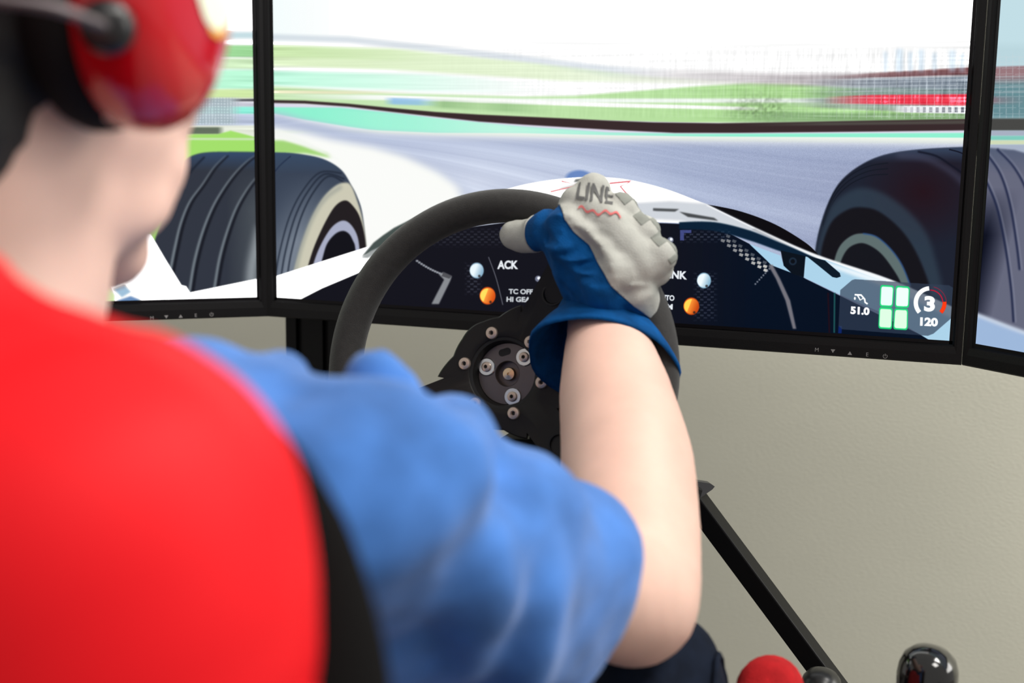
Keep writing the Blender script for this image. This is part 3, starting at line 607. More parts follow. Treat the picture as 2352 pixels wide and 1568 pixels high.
monitor(1, IMG_R, 'monitor cut off by the frame at far right, showing part of a tyre and grandstand', None)

# monitor stand: one slotted post with a crossbar
st = thing('monitor_stand', (-0.352, 0.10, 0), 'black slotted aluminium post standing under the inner end of the left monitor', 'stand')
def tslot(bm, a, b, wd, dp, ref):
    """an extrusion with a groove along each face"""
    a, b = V(a), V(b); x, y = frame_for(b - a, ref); g, dpt = 0.004, 0.006
    pr = []
    nx = max(1, round(wd / 0.04))
    def side(n, w2, h2):
        out = [(-w2, -h2)]
        for k in range(n):
            c = -w2 + (k + 0.5) * 2 * w2 / n; out += [(c - g, -h2), (c - g, -h2 + dpt), (c + g, -h2 + dpt), (c + g, -h2)]
        return out
    s1 = side(nx, wd / 2, dp / 2); s2 = side(1, dp / 2, wd / 2)
    pr = s1 + [(-q, p) for p, q in s2] + [(-p, -q) for p, q in s1] + [(q, -p) for p, q in s2]
    ring_loft(bm, [[c + x * p + y * q for p, q in pr] for c in (a, b)])
bm = bmesh.new(); tslot(bm, (-0.352, 0.10, 0.012), (-0.352, 0.10, 1.08), 0.070, 0.04, (1, 0, 0)); obj('post', bm, M['alu'], st, smooth=False)
bm = bmesh.new(); tslot(bm, (-0.60, 0.141, 0.95), (0.60, 0.141, 0.95), 0.04, 0.04, (0, 0, 1)); obj('crossbar', bm, M['alu'], st, smooth=False)
bm = bmesh.new(); box(bm, (-0.372, 0.12, 0.006), (0.10, 0.40, 0.012), bevel=0.002); obj('foot_plate', bm, M['steel_black'], st, smooth=False)
bm = bmesh.new(); box(bm, (0, 0.0925, 0.95), (0.12, 0.057, 0.12), bevel=0.003); obj('mount_plate', bm, M['steel_black'], st, smooth=False)
for wh in (-1, 1):
    mx = frame_xf(wh); q = mx @ V((SW / 2 + wh * -0.10, 0.0772, 0.19)); e = V((0.59 * wh, 0.15, 0.95))
    bm = bmesh.new(); tube(bm, [e, (e + q) / 2, q], [0.014] * 3, 12); obj('mount_arm', bm, M['steel_black'], st)
settle(st)

# ------------------------------------------------------------------ steering wheel
WC = V((0.0050, -0.2480, Z0 - 0.0115)); TAU = math.radians(13)
WX, WU, WN = V((1, 0, 0)), V((0, math.sin(TAU), math.cos(TAU))), V((0, -math.cos(TAU), math.sin(TAU)))
def wp(r, deg, h=0.0): return WC + (WX * math.cos(math.radians(deg)) + WU * math.sin(math.radians(deg))) * r + WN * h
RR, RT = 0.1380, 0.0141
wh = thing('steering_wheel', WC, 'round black steering wheel gripped by the blue-gloved hand', 'steering wheel')
bm = bmesh.new(); rows = []
RH = 0.011                                              # the rim stands proud of the hub
for k in range(128):
    a = 360 * k / 128; c = wp(RR, a, RH); rad = (c - wp(0, 0, RH)).normalized()
    rows.append([bm.verts.new(c + rad * (RT * math.cos(2 * PI * j / 24)) + WN * (RT * 1.08 * math.sin(2 * PI * j / 24))) for j in range(24)])
for k in range(128):
    A, B = rows[k], rows[(k + 1) % 128]
    for j in range(24): bm.faces.new((A[j], A[(j + 1) % 24], B[(j + 1) % 24], B[j]))
obj('rim', bm, M['rim'], wh)
# spoke plate with the round hole in the middle
SPK = (60, 207, 316)
def plate_r(a):
    r = 0.0475 + 0.0012 * math.cos(math.radians(6 * (a - 12)))
    for s in SPK:
        d = abs((a - s + 180) % 360 - 180)
        wdt = 0.0165
        if d < 60:
            # spoke edge: straight band, with a fillet at the root
            e = wdt / max(math.sin(math.radians(d)), 1e-4)
            r = max(r, min(RR - 0.002, e * 1.0 if d > 4 else RR - 0.002), 0)
            if d > 18: r = max(r, 0.0475 + 0.012 * max(0, 1 - (d - 18) / 22))
    return r
bm = bmesh.new(); N = 240
def dish(r): return (RH + 0.006) * min(1, max(0, (r - 0.052) / 0.075)) - 0.006
def plate_ring(r, h):
    out = []
    for k in range(N):
        q_ = r(360 * k / N) if callable(r) else r
        out.append(wp(q_, 360 * k / N, h + dish(q_)))
    return out
ring_loft(bm, [plate_ring(0.0302, -0.004), plate_ring(0.0302, 0.0015), plate_ring(0.0312, 0.0022), *[plate_ring(lambda a, q_=q_: 0.0312 + (plate_r(a) - 0.0324) * q_, 0.0022) for q_ in (0.25, 0.45, 0.7, 1.0)], plate_ring(plate_r, 0.0012), *[plate_ring(lambda a, q_=q_: 0.0302 + (plate_r(a) - 0.0302) * q_, -0.004) for q_ in (1.0, 0.7, 0.45, 0.25, 0)]], cap=False)
obj('spoke_plate', bm, M['plate'], wh, sharp=35)
for s in SPK:                                           # lightening holes read as dark countersinks on the spokes
    for r_ in (0.078, 0.104):
        bm = bmesh.new(); lathe(bm, [(0.0095, 0.0), (0.0095, 0.0026), (0.0080, 0.0027), (0.0072, 0.0008), (0.0001, 0.0006)], wp(r_, s, dish(r_)), WN, 24); obj('spoke_hole', bm, M['black'], wh, sharp=40)
bm = bmesh.new(); lathe(bm, [(0.0302, -0.024), (0.0302, -0.005), (0.0276, -0.0055), (0.0262, -0.0125), (0.0262, -0.024)], WC, WN, 64); obj('hub_ring', bm, M['black'], wh, sharp=40)
DH = -0.0150
bm = bmesh.new(); lathe(bm, [(0.0262, DH - 0.012), (0.0262, DH - 0.0006), (0.0256, DH), (0.0110, DH), (0.0105, DH - 0.0006), (0.0103, DH - 0.008), (0.0001, DH - 0.008)], WC, WN, 64); disc = obj('adapter_disc', bm, M['disc'], wh, sharp=40)
bm = bmesh.new(); pts = []
sc_, du = wp(0.0185, 103, DH + 0.0002), 0.0
ta = (WX * math.cos(math.radians(20)) + WU * math.sin(math.radians(20))); tb = WN.cross(ta)
for k in range(24):
    a = 2 * PI * k / 24; pts.append(sc_ + ta * (0.0025 * (1 if math.cos(a) > 0 else -1) + 0.0030 * math.cos(a)) + tb * (0.0031 * math.sin(a)))
prism(bm, pts, -WN * 0.001); obj('slot', bm, M['black'], disc, smooth=False)
def cap_screw(bm, c, r, hgt):
    """domed head with a hexagonal socket"""
    a, b = frame_for(WN)
    def circ(rr, hh, n=24): return [c + WN * hh + a * (rr * math.cos(2 * PI * k / n)) + b * (rr * math.sin(2 * PI * k / n)) for k in range(n)]
    def hexa(rr, hh):
        out = []
        for k in range(24):
            t = 2 * PI * k / 24; d = (t % (PI / 3)) - PI / 6; q = rr * math.cos(PI / 6) / math.cos(d)
            out.append(c + WN * hh + a * (q * math.cos(t)) + b * (q * math.sin(t)))
        return out
    ring_loft(bm, [circ(r, 0), circ(r, hgt * 0.45), circ(r * 0.9, hgt * 0.8), circ(r * 0.62, hgt), hexa(r * 0.42, hgt), hexa(r * 0.40, hgt * 0.25)])
for k in range(6):
    bm = bmesh.new(); c = wp(0.035, -8.5 + 60 * k, -0.0038); cap_screw(bm, c, 0.0053, 0.0028); o = obj('bolt', bm, M['bolt'], wh, sharp=40)
    bm = bmesh.new(); lathe(bm, [(0.0019, 0.0007), (0.0001, 0.0009)], c, WN, 6); obj('socket', bm, M['black'], o, smooth=False)
for a_, r_ in ((167, 0.0192), (47, 0.0205), (-70, 0.0200)):
    bm = bmesh.new(); c = wp(r_, a_, DH); lathe(bm, [(0.0076, 0), (0.0076, 0.0010), (0.0070, 0.0016), (0.0001, 0.0016)], c, WN, 32); o = obj('washer', bm, M['washer'], wh, sharp=40)
    bm = bmesh.new(); cap_screw(bm, c + WN * 0.0016, 0.0043, 0.0026); obj('cap_screw', bm, M['bolt'], o, sharp=40)
    bm = bmesh.new(); lathe(bm, [(0.0017, 0.0024), (0.0001, 0.0026)], c, WN, 6); obj('socket', bm, M['black'], o, smooth=False)
bm = bmesh.new(); lathe(bm, [(0.0056, -0.006), (0.0056, -0.001), (0.0050, 0.0003), (0.0012, 0.0008), (0.0008, -0.0012), (0.0001, -0.0012)], WC + WN * (DH - 0.003), WN, 32); obj('centre_bolt', bm, M['brass'], wh, sharp=50)
settle(wh)
tag([c for c in wh.children if c.name.startswith('centre_bolt')][0], 'brass bolt in the middle of the hub')

# wheel base (motor) behind the hub
wb = thing('wheel_base', WC - WN * 0.10, 'dark cylindrical drive unit behind the steering wheel hub', 'wheel base')
bm = bmesh.new(); lathe(bm, [(0.022, -0.029), (0.022, -0.062), (0.030, -0.064), (0.030, -0.072)], WC, WN, 32); obj('shaft', bm, M['steel_black'], wb, sharp=40)
bm = bmesh.new(); lathe(bm, [(0.030, -0.072), (0.046, -0.072), (0.049, -0.076), (0.049, -0.165), (0.046, -0.170), (0.001, -0.170)], WC, WN, 40); obj('body', bm, M['steel_black'], wb, sharp=40)
settle(wb)

# ------------------------------------------------------------------ cockpit frame
cf = thing('cockpit_frame', (0, -0.35, 0), 'black steel cockpit frame with a slanted square tube right of the forearm', 'frame')
def bar(name, a, b, wd, hg, ref=(0, 0, 1), bev=0.002, m='steel_black'):
    a, b = V(a), V(b); x, y = frame_for(b - a, ref); z = (b - a).normalized()
    bm = bmesh.new(); mx = Matrix(((x.x, y.x, z.x, 0), (x.y, y.y, z.y, 0), (x.z, y.z, z.z, 0), (0, 0, 0, 1))); mx.translation = (a + b) / 2
    box(bm, (0, 0, 0), (wd, hg, (b - a).length), mx, bev); return obj(name, bm, M[m], cf, smooth=False)
wbm = WC - WN * 0.12
bar('deck', (wbm.x, wbm.y - 0.07, wbm.z - 0.062), (wbm.x, wbm.y + 0.06, wbm.z - 0.092), 0.012, 0.20)
bar('saddle', wbm + V((0, 0, -0.072)), wbm + V((0, 0, -0.052)), 0.05, 0.07, (0, 1, 0))
a_, b_ = P(1565, 1105, 1.235), P(2025, 1722, 1.195)
strut_n = (CF * -0.88 - CR * 0.38 - CU * 0.28)
x_, y_ = frame_for(b_ - a_, strut_n)
bar('strut', a_, b_, 0.0195, 0.0195, strut_n, 0.0015)
ju = V((b_.x + 0.01, b_.y + 0.02, 0))
bar('deck_arm', (wbm.x + 0.08, wbm.y + 0.03, wbm.z - 0.088), a_ + (b_ - a_) * 0.05, 0.018, 0.03)
bar('upright', (ju.x, ju.y, 0.03), (ju.x, ju.y, b_.z + 0.002), 0.03, 0.03, (0, 1, 0))
bar('upright', (-0.235, wbm.y, 0.03), (-0.235, wbm.y, 0.38), 0.03, 0.03, (0, 1, 0))
bar('cross_tube', (-0.235, wbm.y + 0.02, 0.36), (ju.x, ju.y, 0.36), 0.024, 0.024)
bar('deck_post', (0.0, wbm.y + 0.03, 0.365), (0.0, wbm.y + 0.03, wbm.z - 0.09), 0.05, 0.04, (0, 1, 0))
for sx in (-1, 1):
    bar('floor_rail', (sx * 0.235, -1.12, 0.02), (sx * 0.235, 0.12, 0.02), 0.04, 0.04)
bar('cross_rail', (0.25, ju.y, 0.02), (ju.x + 0.015, ju.y, 0.02), 0.036, 0.04)
for yy in (-0.95, -0.55, 0.08):
    bar('cross_rail', (-0.215, yy, 0.02), (0.215, yy, 0.02), 0.036, 0.04)
for sx in (-1, 1):
    bar('seat_mount', (sx * 0.19 - 0.02, -0.97, 0.05), (sx * 0.19 - 0.02, -0.53, 0.05), 0.035, 0.02)
    for yy in (-0.95, -0.55): bar('seat_foot', (sx * 0.19 - 0.02, yy, 0.068), (sx * 0.19 - 0.02, yy, 0.155), 0.03, 0.03, (0, 1, 0))
# pointed grey bracket on the deck's right end
bm = bmesh.new(); tip = [(1570, 1108), (1605, 1106), (1632, 1110), (1642, 1117), (1636, 1124), (1610, 1142), (1590, 1150), (1570, 1150)]
prism(bm, [P(u, v, 1.22) for u, v in tip], CF * 0.02); br = obj('bracket', bm, mat('grey_painted_bracket', (0.045, 0.045, 0.048), 0.5), cf, smooth=False)
tag(br, 'pointed dark grey bracket end')
settle(cf)

# ------------------------------------------------------------------ shifter and handbrake
kc = P(2131, 1548, 0.95)
sh = thing('gear_shifter', (kc.x, kc.y, 0), 'gear lever with a large glossy black bulbous knob, near the lower right corner', 'shifter')
kaxis = V((0.05, -0.05, 1)).normalized()
bm = bmesh.new(); lathe(bm, [(0.0001, 0.0215), (0.006, 0.0212), (0.013, 0.0190), (0.0185, 0.0140), (0.0213, 0.0065), (0.0222, -0.002), (0.0215, -0.012), (0.019, -0.023), (0.0155, -0.035), (0.012, -0.048), (0.010, -0.056), (0.0001, -0.057)], kc, kaxis, 40); obj('knob', bm, M['knob'], sh)
bm = bmesh.new(); sb = V((kc.x - 0.01, kc.y + 0.01, 0.40)); tube(bm, [kc - kaxis * 0.05, (kc - kaxis * 0.05 + sb) / 2, sb], [0.006, 0.0065, 0.007], 14); obj('shaft', bm, M['steel_black'], sh)
bm = bmesh.new(); lathe(bm, [(0.009, 0.07), (0.014, 0.055), (0.013, 0.05), (0.022, 0.035), (0.021, 0.03), (0.033, 0.012), (0.036, 0.0), (0.0001, 0.0)], V((sb.x, sb.y, 0.385)), (0, 0, 1), 28); obj('boot', bm, M['rubber'], sh)
bm = bmesh.new(); box(bm, (sb.x, sb.y, 0.345), (0.09, 0.15, 0.08), bevel=0.006); obj('housing', bm, M['steel_black'], sh, smooth=False)
bm = bmesh.new(); box(bm, (sb.x, sb.y, 0.16), (0.05, 0.06, 0.30), bevel=0.003); box(bm, (sb.x, sb.y, 0.006), (0.09, 0.13, 0.012), bevel=0.002); obj('pedestal', bm, M['steel_black'], sh, smooth=False)
settle(sh)
hc = P(1887, 1566, 1.07)
hb = thing('handbrake', (hc.x, hc.y, 0), 'black domed lever grip at the lower end of the slanted tube', 'handbrake')
bm = bmesh.new(); lathe(bm, [(0.0001, 0.0110), (0.006, 0.0105), (0.012, 0.0078), (0.0155, 0.003), (0.0170, -0.004), (0.0180, -0.007), (0.0185, -0.012), (0.0165, -0.016), (0.0160, -0.09), (0.0130, -0.095), (0.0001, -0.095)], hc, (0.04, -0.1, 1), 36); obj('grip', bm, M['rubber'], hb)
bm = bmesh.new(); tube(bm, [hc - V((0, 0, 0.09)), V((hc.x + 0.01, hc.y + 0.04, 0.25)), V((hc.x + 0.02, hc.y + 0.07, 0.10))], [0.007] * 3, 12); obj('lever', bm, M['steel_black'], hb)
bm = bmesh.new(); box(bm, (hc.x + 0.02, hc.y + 0.07, 0.06), (0.04, 0.11, 0.12), bevel=0.004); obj('base', bm, M['steel_black'], hb, smooth=False)
settle(hb)

# ------------------------------------------------------------------ racing seat
XS = -0.03
se = thing('racing_seat', (XS, -0.85, 0.16), 'red bucket racing seat with black side bolster, its back filling the lower left', 'seat')
D = 0.315
edge = [P(u, v, D) for u, v in ((-260, 470), (-100, 556), (0, 603), (120, 632), (240, 662), (345, 676), (458, 722), (575, 792), (660, 882), (714, 992), (738, 1120), (746, 1250), (738, 1370), (728, 1470), (706, 1568), (672, 1720))]
edge = [p - CR * 0.0110 - CU * 0.0125 for p in edge]
right = [(p.x, p.z) for p in edge]
top_z = right[0][1] + 0.012
low = [(0.158, 0.62), (0.166, 0.50), (0.185, 0.36), (0.19, 0.24), (0.15, 0.165)]
side = [(XS + 0.05, top_z)] + right + [(max(x, 0.12), z) for x, z in low]
outl = side + [(2 * XS - x, z) for x, z in side[::-1]]
o2 = spline([(x, z, 0) for x, z in outl], True, 3)
YB = edge[6].y
cz = 0.62
def ybow(x, z): return YB + 0.10 - 0.10 * 0 + 0.0 * x + (0.02 * (z - 0.9))
rings = []
for k in range(12):
    th = PI / 2 * k / 11; ins = 1 - 0.34 * (1 - math.cos(th)); hh = 0.075 * math.sin(th)
    rings.append([V((XS + (x - XS) * ins, YB - hh + 0.10 * (0.9 - z) * 0.25, cz + (z - cz) * (1 - 0.20 * (1 - math.cos(th))))) for x, z, _ in o2])
bm = bmesh.new()
ring_loft(bm, [[p + V((0, 0.02, 0)) for p in rings[0]]] + rings); obj('shell', bm, M['red_seat'], se)
bm = bmesh.new()
ring_loft(bm, [[V((XS + (p.x - XS) * 0.97, p.y + 0.018, cz + (p.z - cz) * 0.97)) for p in rings[0]], [V((XS + (p.x - XS) * 0.94, p.y + 0.032, cz + (p.z - cz) * 0.95)) for p in rings[0]], [V((XS + (p.x - XS) * 0.8, p.y + 0.028, cz + (p.z - cz) * 0.85)) for p in rings[0]]]); obj('back_cushion', bm, M['seat_black'], se)
bl_pts = [(545, 960, 0.004), (590, 1020, 0.008), (640, 1110, 0.011), (680, 1230, 0.0145), (705, 1360, 0.0175), (715, 1480, 0.0205), (715, 1600, 0.023), (700, 1750, 0.026), (690, 1950, 0.03)]
for sx in (1, -1):
    pp = []
    for u, v, r in bl_pts:
        q = P(u, v, 0.36); q = V((XS + sx * (q.x - XS), q.y, q.z)); pp.append(q)
    pp.append(V((pp[-1].x, pp[-1].y + 0.02, 0.42))); pp.append(V((pp[-1].x, pp[-1].y + 0.06, 0.30)))
    bm = bmesh.new(); tube(bm, pp, [(r * 1.0, r * 1.0) for _, _, r in bl_pts] + [0.034, 0.034], 20, sub=3); obj('side_bolster', bm, M['seat_black'], se)
bm = bmesh.new(); box(bm, (XS, -0.70, 0.20), (0.36, 0.52, 0.08), bevel=0.03, seg=4); obj('seat_cushion', bm, M['seat_black'], se)
tb_ = P(1772, 1572, 0.90)
for sx in (1, -1):
    x = XS + sx * (tb_.x - XS)
    side_o = spline([(-0.90, 0.19, 0), (-0.905, 0.33, 0), (-0.80, 0.345, 0), (-0.62, 0.375, 0), (tb_.y - 0.10, tb_.z - 0.085, 0), (tb_.y - 0.030, tb_.z + 0.006, 0), (tb_.y + 0.004, tb_.z + 0.019, 0), (tb_.y + 0.034, tb_.z - 0.008, 0), (tb_.y + 0.045, tb_.z - 0.12, 0), (tb_.y + 0.03, 0.30, 0), (tb_.y - 0.02, 0.19, 0), (-0.60, 0.165, 0)], True, 5); side_o = [p_[:2] for p_ in side_o]
    mid = np.mean(np.array(side_o), 0); rg = []
    for k in range(13):                                     # a padded side panel, rounded over its whole edge
        th = PI * k / 12; e_ = 0.023 * (1 - math.sin(th)); off = -0.023 * math.cos(th); ring_ = []
        for n_ in range(len(side_o)):
            a, b, c = (np.array(side_o[(n_ + d_) % len(side_o)][:2]) for d_ in (-1, 0, 1)); t_ = c - a; t_ /= np.linalg.norm(t_)
            nx_, nz_ = -t_[1], t_[0]
            if (mid[0] - b[0]) * nx_ + (mid[1] - b[1]) * nz_ < 0: nx_, nz_ = -nx_, -nz_
            ring_.append(V((x - sx * 0.001 + off, b[0] + nx_ * e_, b[1] + nz_ * e_)))
        rg.append(ring_)
    bm = bmesh.new(); ring_loft(bm, rg); o = obj('thigh_bolster', bm, M['red_suede'], se)
    if sx == 1: tag(o, 'rounded red suede bolster end beside the knee')
settle(se)

# ------------------------------------------------------------------ the driver
HC = P(-72, 60, 0.535)
SR = P(800, 1165, 0.535); ER = P(1452, 1375, 0.79); WR = P(1392, 770, 1.015)
person = thing('person', (XS, -0.72, 0.24), 'driver in blue T-shirt and blue-and-grey glove, arm stretched to the steering wheel', 'person')
NB = HC + V((-0.005, -0.045, -0.165)); SL = V((2 * NB.x - SR.x - 0.02, SR.y - 0.05, SR.z))
PEL = V((XS, -0.80, 0.31)); CH = V((NB.x + 0.01, NB.y + 0.03, NB.z - 0.17))
LW = wp(RR, 233) + V((0.004, -0.095, -0.030)); EL = V((-0.315, -0.60, 0.66))
KR = P(1462, 1605, 0.86); KL = V((2 * XS - KR.x, KR.y, KR.z)); AR = V((0.155, -0.235, 0.115)); AL = V((-0.155, -0.235, 0.115))
HR, HL = V((XS + 0.095, -0.80, 0.315)), V((XS - 0.095, -0.80, 0.315))
bm = bmesh.new()
# head
ball(bm, HC + V((0, -0.014, 0.030)), (0.076, 0.094, 0.090)); ball(bm, HC + V((0, 0.034, -0.030)), (0.066, 0.066, 0.074))
ball(bm, HC + V((0, 0.046, -0.066)), (0.054, 0.055, 0.042)); ball(bm, HC + V((0, 0.078, -0.100)), (0.028, 0.023, 0.021))
for sx in (-1, 1):
    ball(bm, HC + V((sx * 0.035, 0.070, -0.022)), (0.029, 0.026, 0.030)); ball(bm, HC + V((sx * 0.030, 0.066, -0.055)), (0.028, 0.024, 0.028)); ball(bm, HC + V((sx * 0.028, 0.083, 0.020)), (0.030, 0.013, 0.009))
    ball(bm, HC + V((sx * 0.040, 0.030, -0.074)), (0.020, 0.048, 0.022)); ball(bm, HC + V((sx * 0.079, -0.010, -0.010)), (0.010, 0.020, 0.034), Matrix.Rotation(sx * 0.3, 3, 'Z'))
    ball(bm, HC + V((sx * 0.011, 0.100, -0.040)), (0.010, 0.010, 0.008))
tube(bm, [HC + V((0, 0.088, 0.010)), HC + V((0, 0.100, -0.015)), HC + V((0, 0.113, -0.036))], [0.009, 0.011, 0.012], 12)
ball(bm, HC + V((0, 0.088, -0.062)), (0.023, 0.008, 0.006)); ball(bm, HC + V((0, 0.086, -0.072)), (0.020, 0.008, 0.007))
tube(bm, [HC + V((0, -0.012, -0.03)), HC + V((0, -0.010, -0.10)), NB + V((0, 0.015, 0)), CH], [0.060, 0.061, 0.066, 0.08], 24)
# trunk
tube(bm, [NB + V((0, 0.0, -0.04)), CH, V((CH.x, CH.y - 0.0, CH.z - 0.16)), (CH + PEL) / 2 + V((0, 0, -0.06)), PEL], [(0.09, 0.06), (0.135, 0.088), (0.135, 0.092), (0.132, 0.094), (0.150, 0.105)], 28, ref=(1, 0, 0))
for s_, e_, w_, hold in ((SR, ER, WR, 1), (SL, EL, LW, 0)):
    tube(bm, [NB + V((0, 0.0, -0.035)), (NB + s_) / 2 + V((0, 0, -0.012)), s_], [0.056, 0.050, 0.046], 20)
    tube(bm, [s_, s_.lerp(e_, 0.35), s_.lerp(e_, 0.75), e_], [0.045, 0.040, 0.040, 0.0415], 24)
    if hold: tube(bm, [e_, P(1450, 1230, 0.85), P(1440, 1060, 0.905), P(1412, 900, 0.965), w_, w_ + (w_ - e_).normalized() * 0.03], [0.0425, 0.0465, 0.0475, 0.0425, 0.0315, 0.029], 24)
    else: tube(bm, [e_, e_.lerp(w_, 0.3), e_.lerp(w_, 0.7), w_], [0.041, 0.043, 0.036, 0.028], 24)
for h_, k_, a_ in ((HR, KR, AR), (HL, KL, AL)):
    tube(bm, [h_, h_.lerp(k_, 0.5), k_], [0.078, 0.068, 0.054], 24); tube(bm, [k_, k_.lerp(a_, 0.3) + V((0, -0.012, 0)), k_.lerp(a_, 0.7), a_], [0.052, 0.053, 0.038, 0.034], 24)
    tube(bm, [a_ + V((0, -0.01, -0.03)), a_ + V((0, 0.06, -0.045)), a_ + V((0, 0.15, -0.06))], [(0.035, 0.032), (0.03, 0.038), (0.018, 0.036)], 16, ref=(0, 0, 1))
body = link('body', fuse(bm, 0.0055, 6), M['skin'], person)
# hair: short, black, over crown and nape
bm = bmesh.new(); ball(bm, HC + V((0, -0.018, 0.033)), (0.0815, 0.098, 0.095), u=40, v=30); ball(bm, HC + V((0, -0.050, -0.028)), (0.062, 0.052, 0.060), u=32, v=24)
hm = fuse(bm, 0.005, 5, disp=lambda c, n: 0.0016 * noise.noise(c * 130))
b2 = bmesh.new(); b2.from_mesh(hm)
bmesh.ops.delete(b2, geom=[v for v in b2.verts if (v.co - HC).y > 0.030 + 0.2 * max(0, (v.co - HC).z - 0.02) and (v.co - HC).z < 0.088 or (v.co - HC).z < -0.02 - 0.6 * ((v.co - HC).y + 0.0) * -1 - 0.055], context='VERTS')
hair = obj('hair', b2, M['hair'], person)
for sx in (-1, 1):
    bm = bmesh.new(); ball(bm, HC + V((sx * 0.031, 0.080, 0.003)), 0.0125, u=20, v=14); e = obj('eye', bm, M['eye'], person)
    bm = bmesh.new(); ball(bm, HC + V((sx * 0.031, 0.0895, 0.003)), (0.0055, 0.0038, 0.0055), u=16, v=10); obj('iris', bm, M['iris'], e)
    bm = bmesh.new(); tube(bm, [HC + V((sx * 0.014, 0.094, 0.022)), HC + V((sx * 0.031, 0.093, 0.027)), HC + V((sx * 0.048, 0.083, 0.022))], [0.003, 0.0035, 0.002], 8); obj('eyebrow', bm, M['hair'], person)
# T-shirt
def folds(c, n):
    q = c - SR; ax = (ER - SR).normalized(); t = q.dot(ax)
    a = noise.noise(V((c.x * 13, c.y * 13, c.z * 9)) + V((3, 1, 7)))
    w1 = math.sin(t * 95 + 5.0 * a + q.z * 22); w2 = math.sin((q.x * 60 - q.z * 44 + q.y * 10) + 4.5 * noise.noise(c * 11 + V((9, 2, 4))))
    am = 0.0026 * (0.4 + max(0, noise.noise(c * 9)))
    return 2.1 * am * w1 + 0.0050 * w2 + 0.0065 * noise.noise(V((c.x * 24, c.y * 24, c.z * 13))) + 0.0016 * noise.noise(c * 55)
bm = bmesh.new()
tube(bm, [NB + V((0, 0.0, -0.035)), CH, V((CH.x, CH.y, CH.z - 0.16)), (CH + PEL) / 2 + V((0, 0, -0.06)), PEL + V((0, 0.0, 0.0))], [(0.10, 0.066), (0.162, 0.112), (0.165, 0.118), (0.165, 0.122), (0.175, 0.128)], 28, ref=(1, 0, 0))
for s_ in (SR, SL): tube(bm, [NB + V((0, 0.0, -0.042)), (NB + s_) / 2 + V((0, 0, -0.010)), s_], [0.058, 0.058, 0.060], 24)
tube(bm, [P(680, 1120, 0.53), P(800, 1172, 0.545), P(1010, 1270, 0.605), P(1180, 1345, 0.665)], [0.046, 0.0605, 0.0655, 0.0655], 28, rounded=True)
ball(bm, P(885, 880, 0.60), (0.018, 0.02, 0.018)); ball(bm, P(655, 890, 0.55), (0.016, 0.02, 0.015));
el = (EL - SL).normalized(); tube(bm, [SL, SL + el * 0.07, SL + el * 0.15], [0.062, 0.068, 0.070], 28)
sm = fuse(bm, 0.005, 6, disp=folds)
# open the right sleeve's end and the hem, so that the arm comes out of an opening
b2 = bmesh.new(); b2.from_mesh(sm)
ax = (ER - SR).normalized(); hem_c = P(1180, 1345, 0.665); ax2 = (P(1180, 1345, 0.665) - P(1010, 1270, 0.605)).normalized()
kill = [v for v in b2.verts if (v.co - hem_c).dot(ax2) > 0.030 and (v.co - hem_c).length < 0.11]
kill += [v for v in b2.verts if (v.co - (SL + el * 0.15)).dot(el) > 0.03 and (v.co - (SL + el * 0.15)).length < 0.12]
bmesh.ops.delete(b2, geom=list(set(kill)), context='VERTS')
shirt = obj('t_shirt', b2, M['shirt'], person)
sd = shirt.modifiers.new('t', 'SOLIDIFY'); sd.thickness = 0.0018; sd.offset = -1
# trousers
bm = bmesh.new(); tube(bm, [PEL + V((0, 0, 0.05)), PEL, PEL + V((0, 0.04, -0.04))], [(0.165, 0.118), (0.172, 0.125), (0.16, 0.11)], 28, ref=(1, 0, 0))
for h_, k_, a_ in ((HR, KR, AR), (HL, KL, AL)):
    tube(bm, [h_, h_.lerp(k_, 0.5), k_], [0.092, 0.082, 0.064], 24); tube(bm, [k_, k_.lerp(a_, 0.35) + V((0, -0.01, 0)), a_ + V((0, 0, 0.02))], [0.063, 0.064, 0.056], 24)
jm = fuse(bm, 0.0065, 5, disp=lambda c, n: 0.0035 * noise.noise(V((c.x * 22, c.y * 22, c.z * 30))) + 0.002 * math.sin(c.z * 60 + 5 * noise.noise(c * 12)))
jeans = link('trousers', jm, M['jeans'], person)
bm = bmesh.new(); tube(bm, [KR + V((0.050, -0.13, -0.025)), KR + V((0.0585, -0.05, 0.012)), KR + V((0.052, 0.01, 0.036)), KR + V((0.056, 0.04, -0.02)), KR + V((0.058, 0.05, -0.09))], [0.0022] * 5, 8); obj('seam', bm, M['jeans'], jeans)
for a_ in (AR, AL):
    bm = bmesh.new(); tube(bm, [a_ + V((0, -0.02, 0.0)), a_ + V((0, 0.02, -0.03)), a_ + V((0, 0.09, -0.055)), a_ + V((0, 0.17, -0.075))], [(0.045, 0.042), (0.05, 0.044), (0.036, 0.047), (0.024, 0.042)], 20, ref=(0, 0, 1))
    so = obj('shoe', bm, M['shoe'], person)
    bm = bmesh.new(); tube(bm, [a_ + V((0, -0.035, -0.095)), a_ + V((0, 0.07, -0.103)), a_ + V((0, 0.19, -0.104))], [(0.010, 0.042), (0.010, 0.048), (0.010, 0.040)], 20, ref=(0, 0, 1)); obj('sole', bm, M['sole'], so)

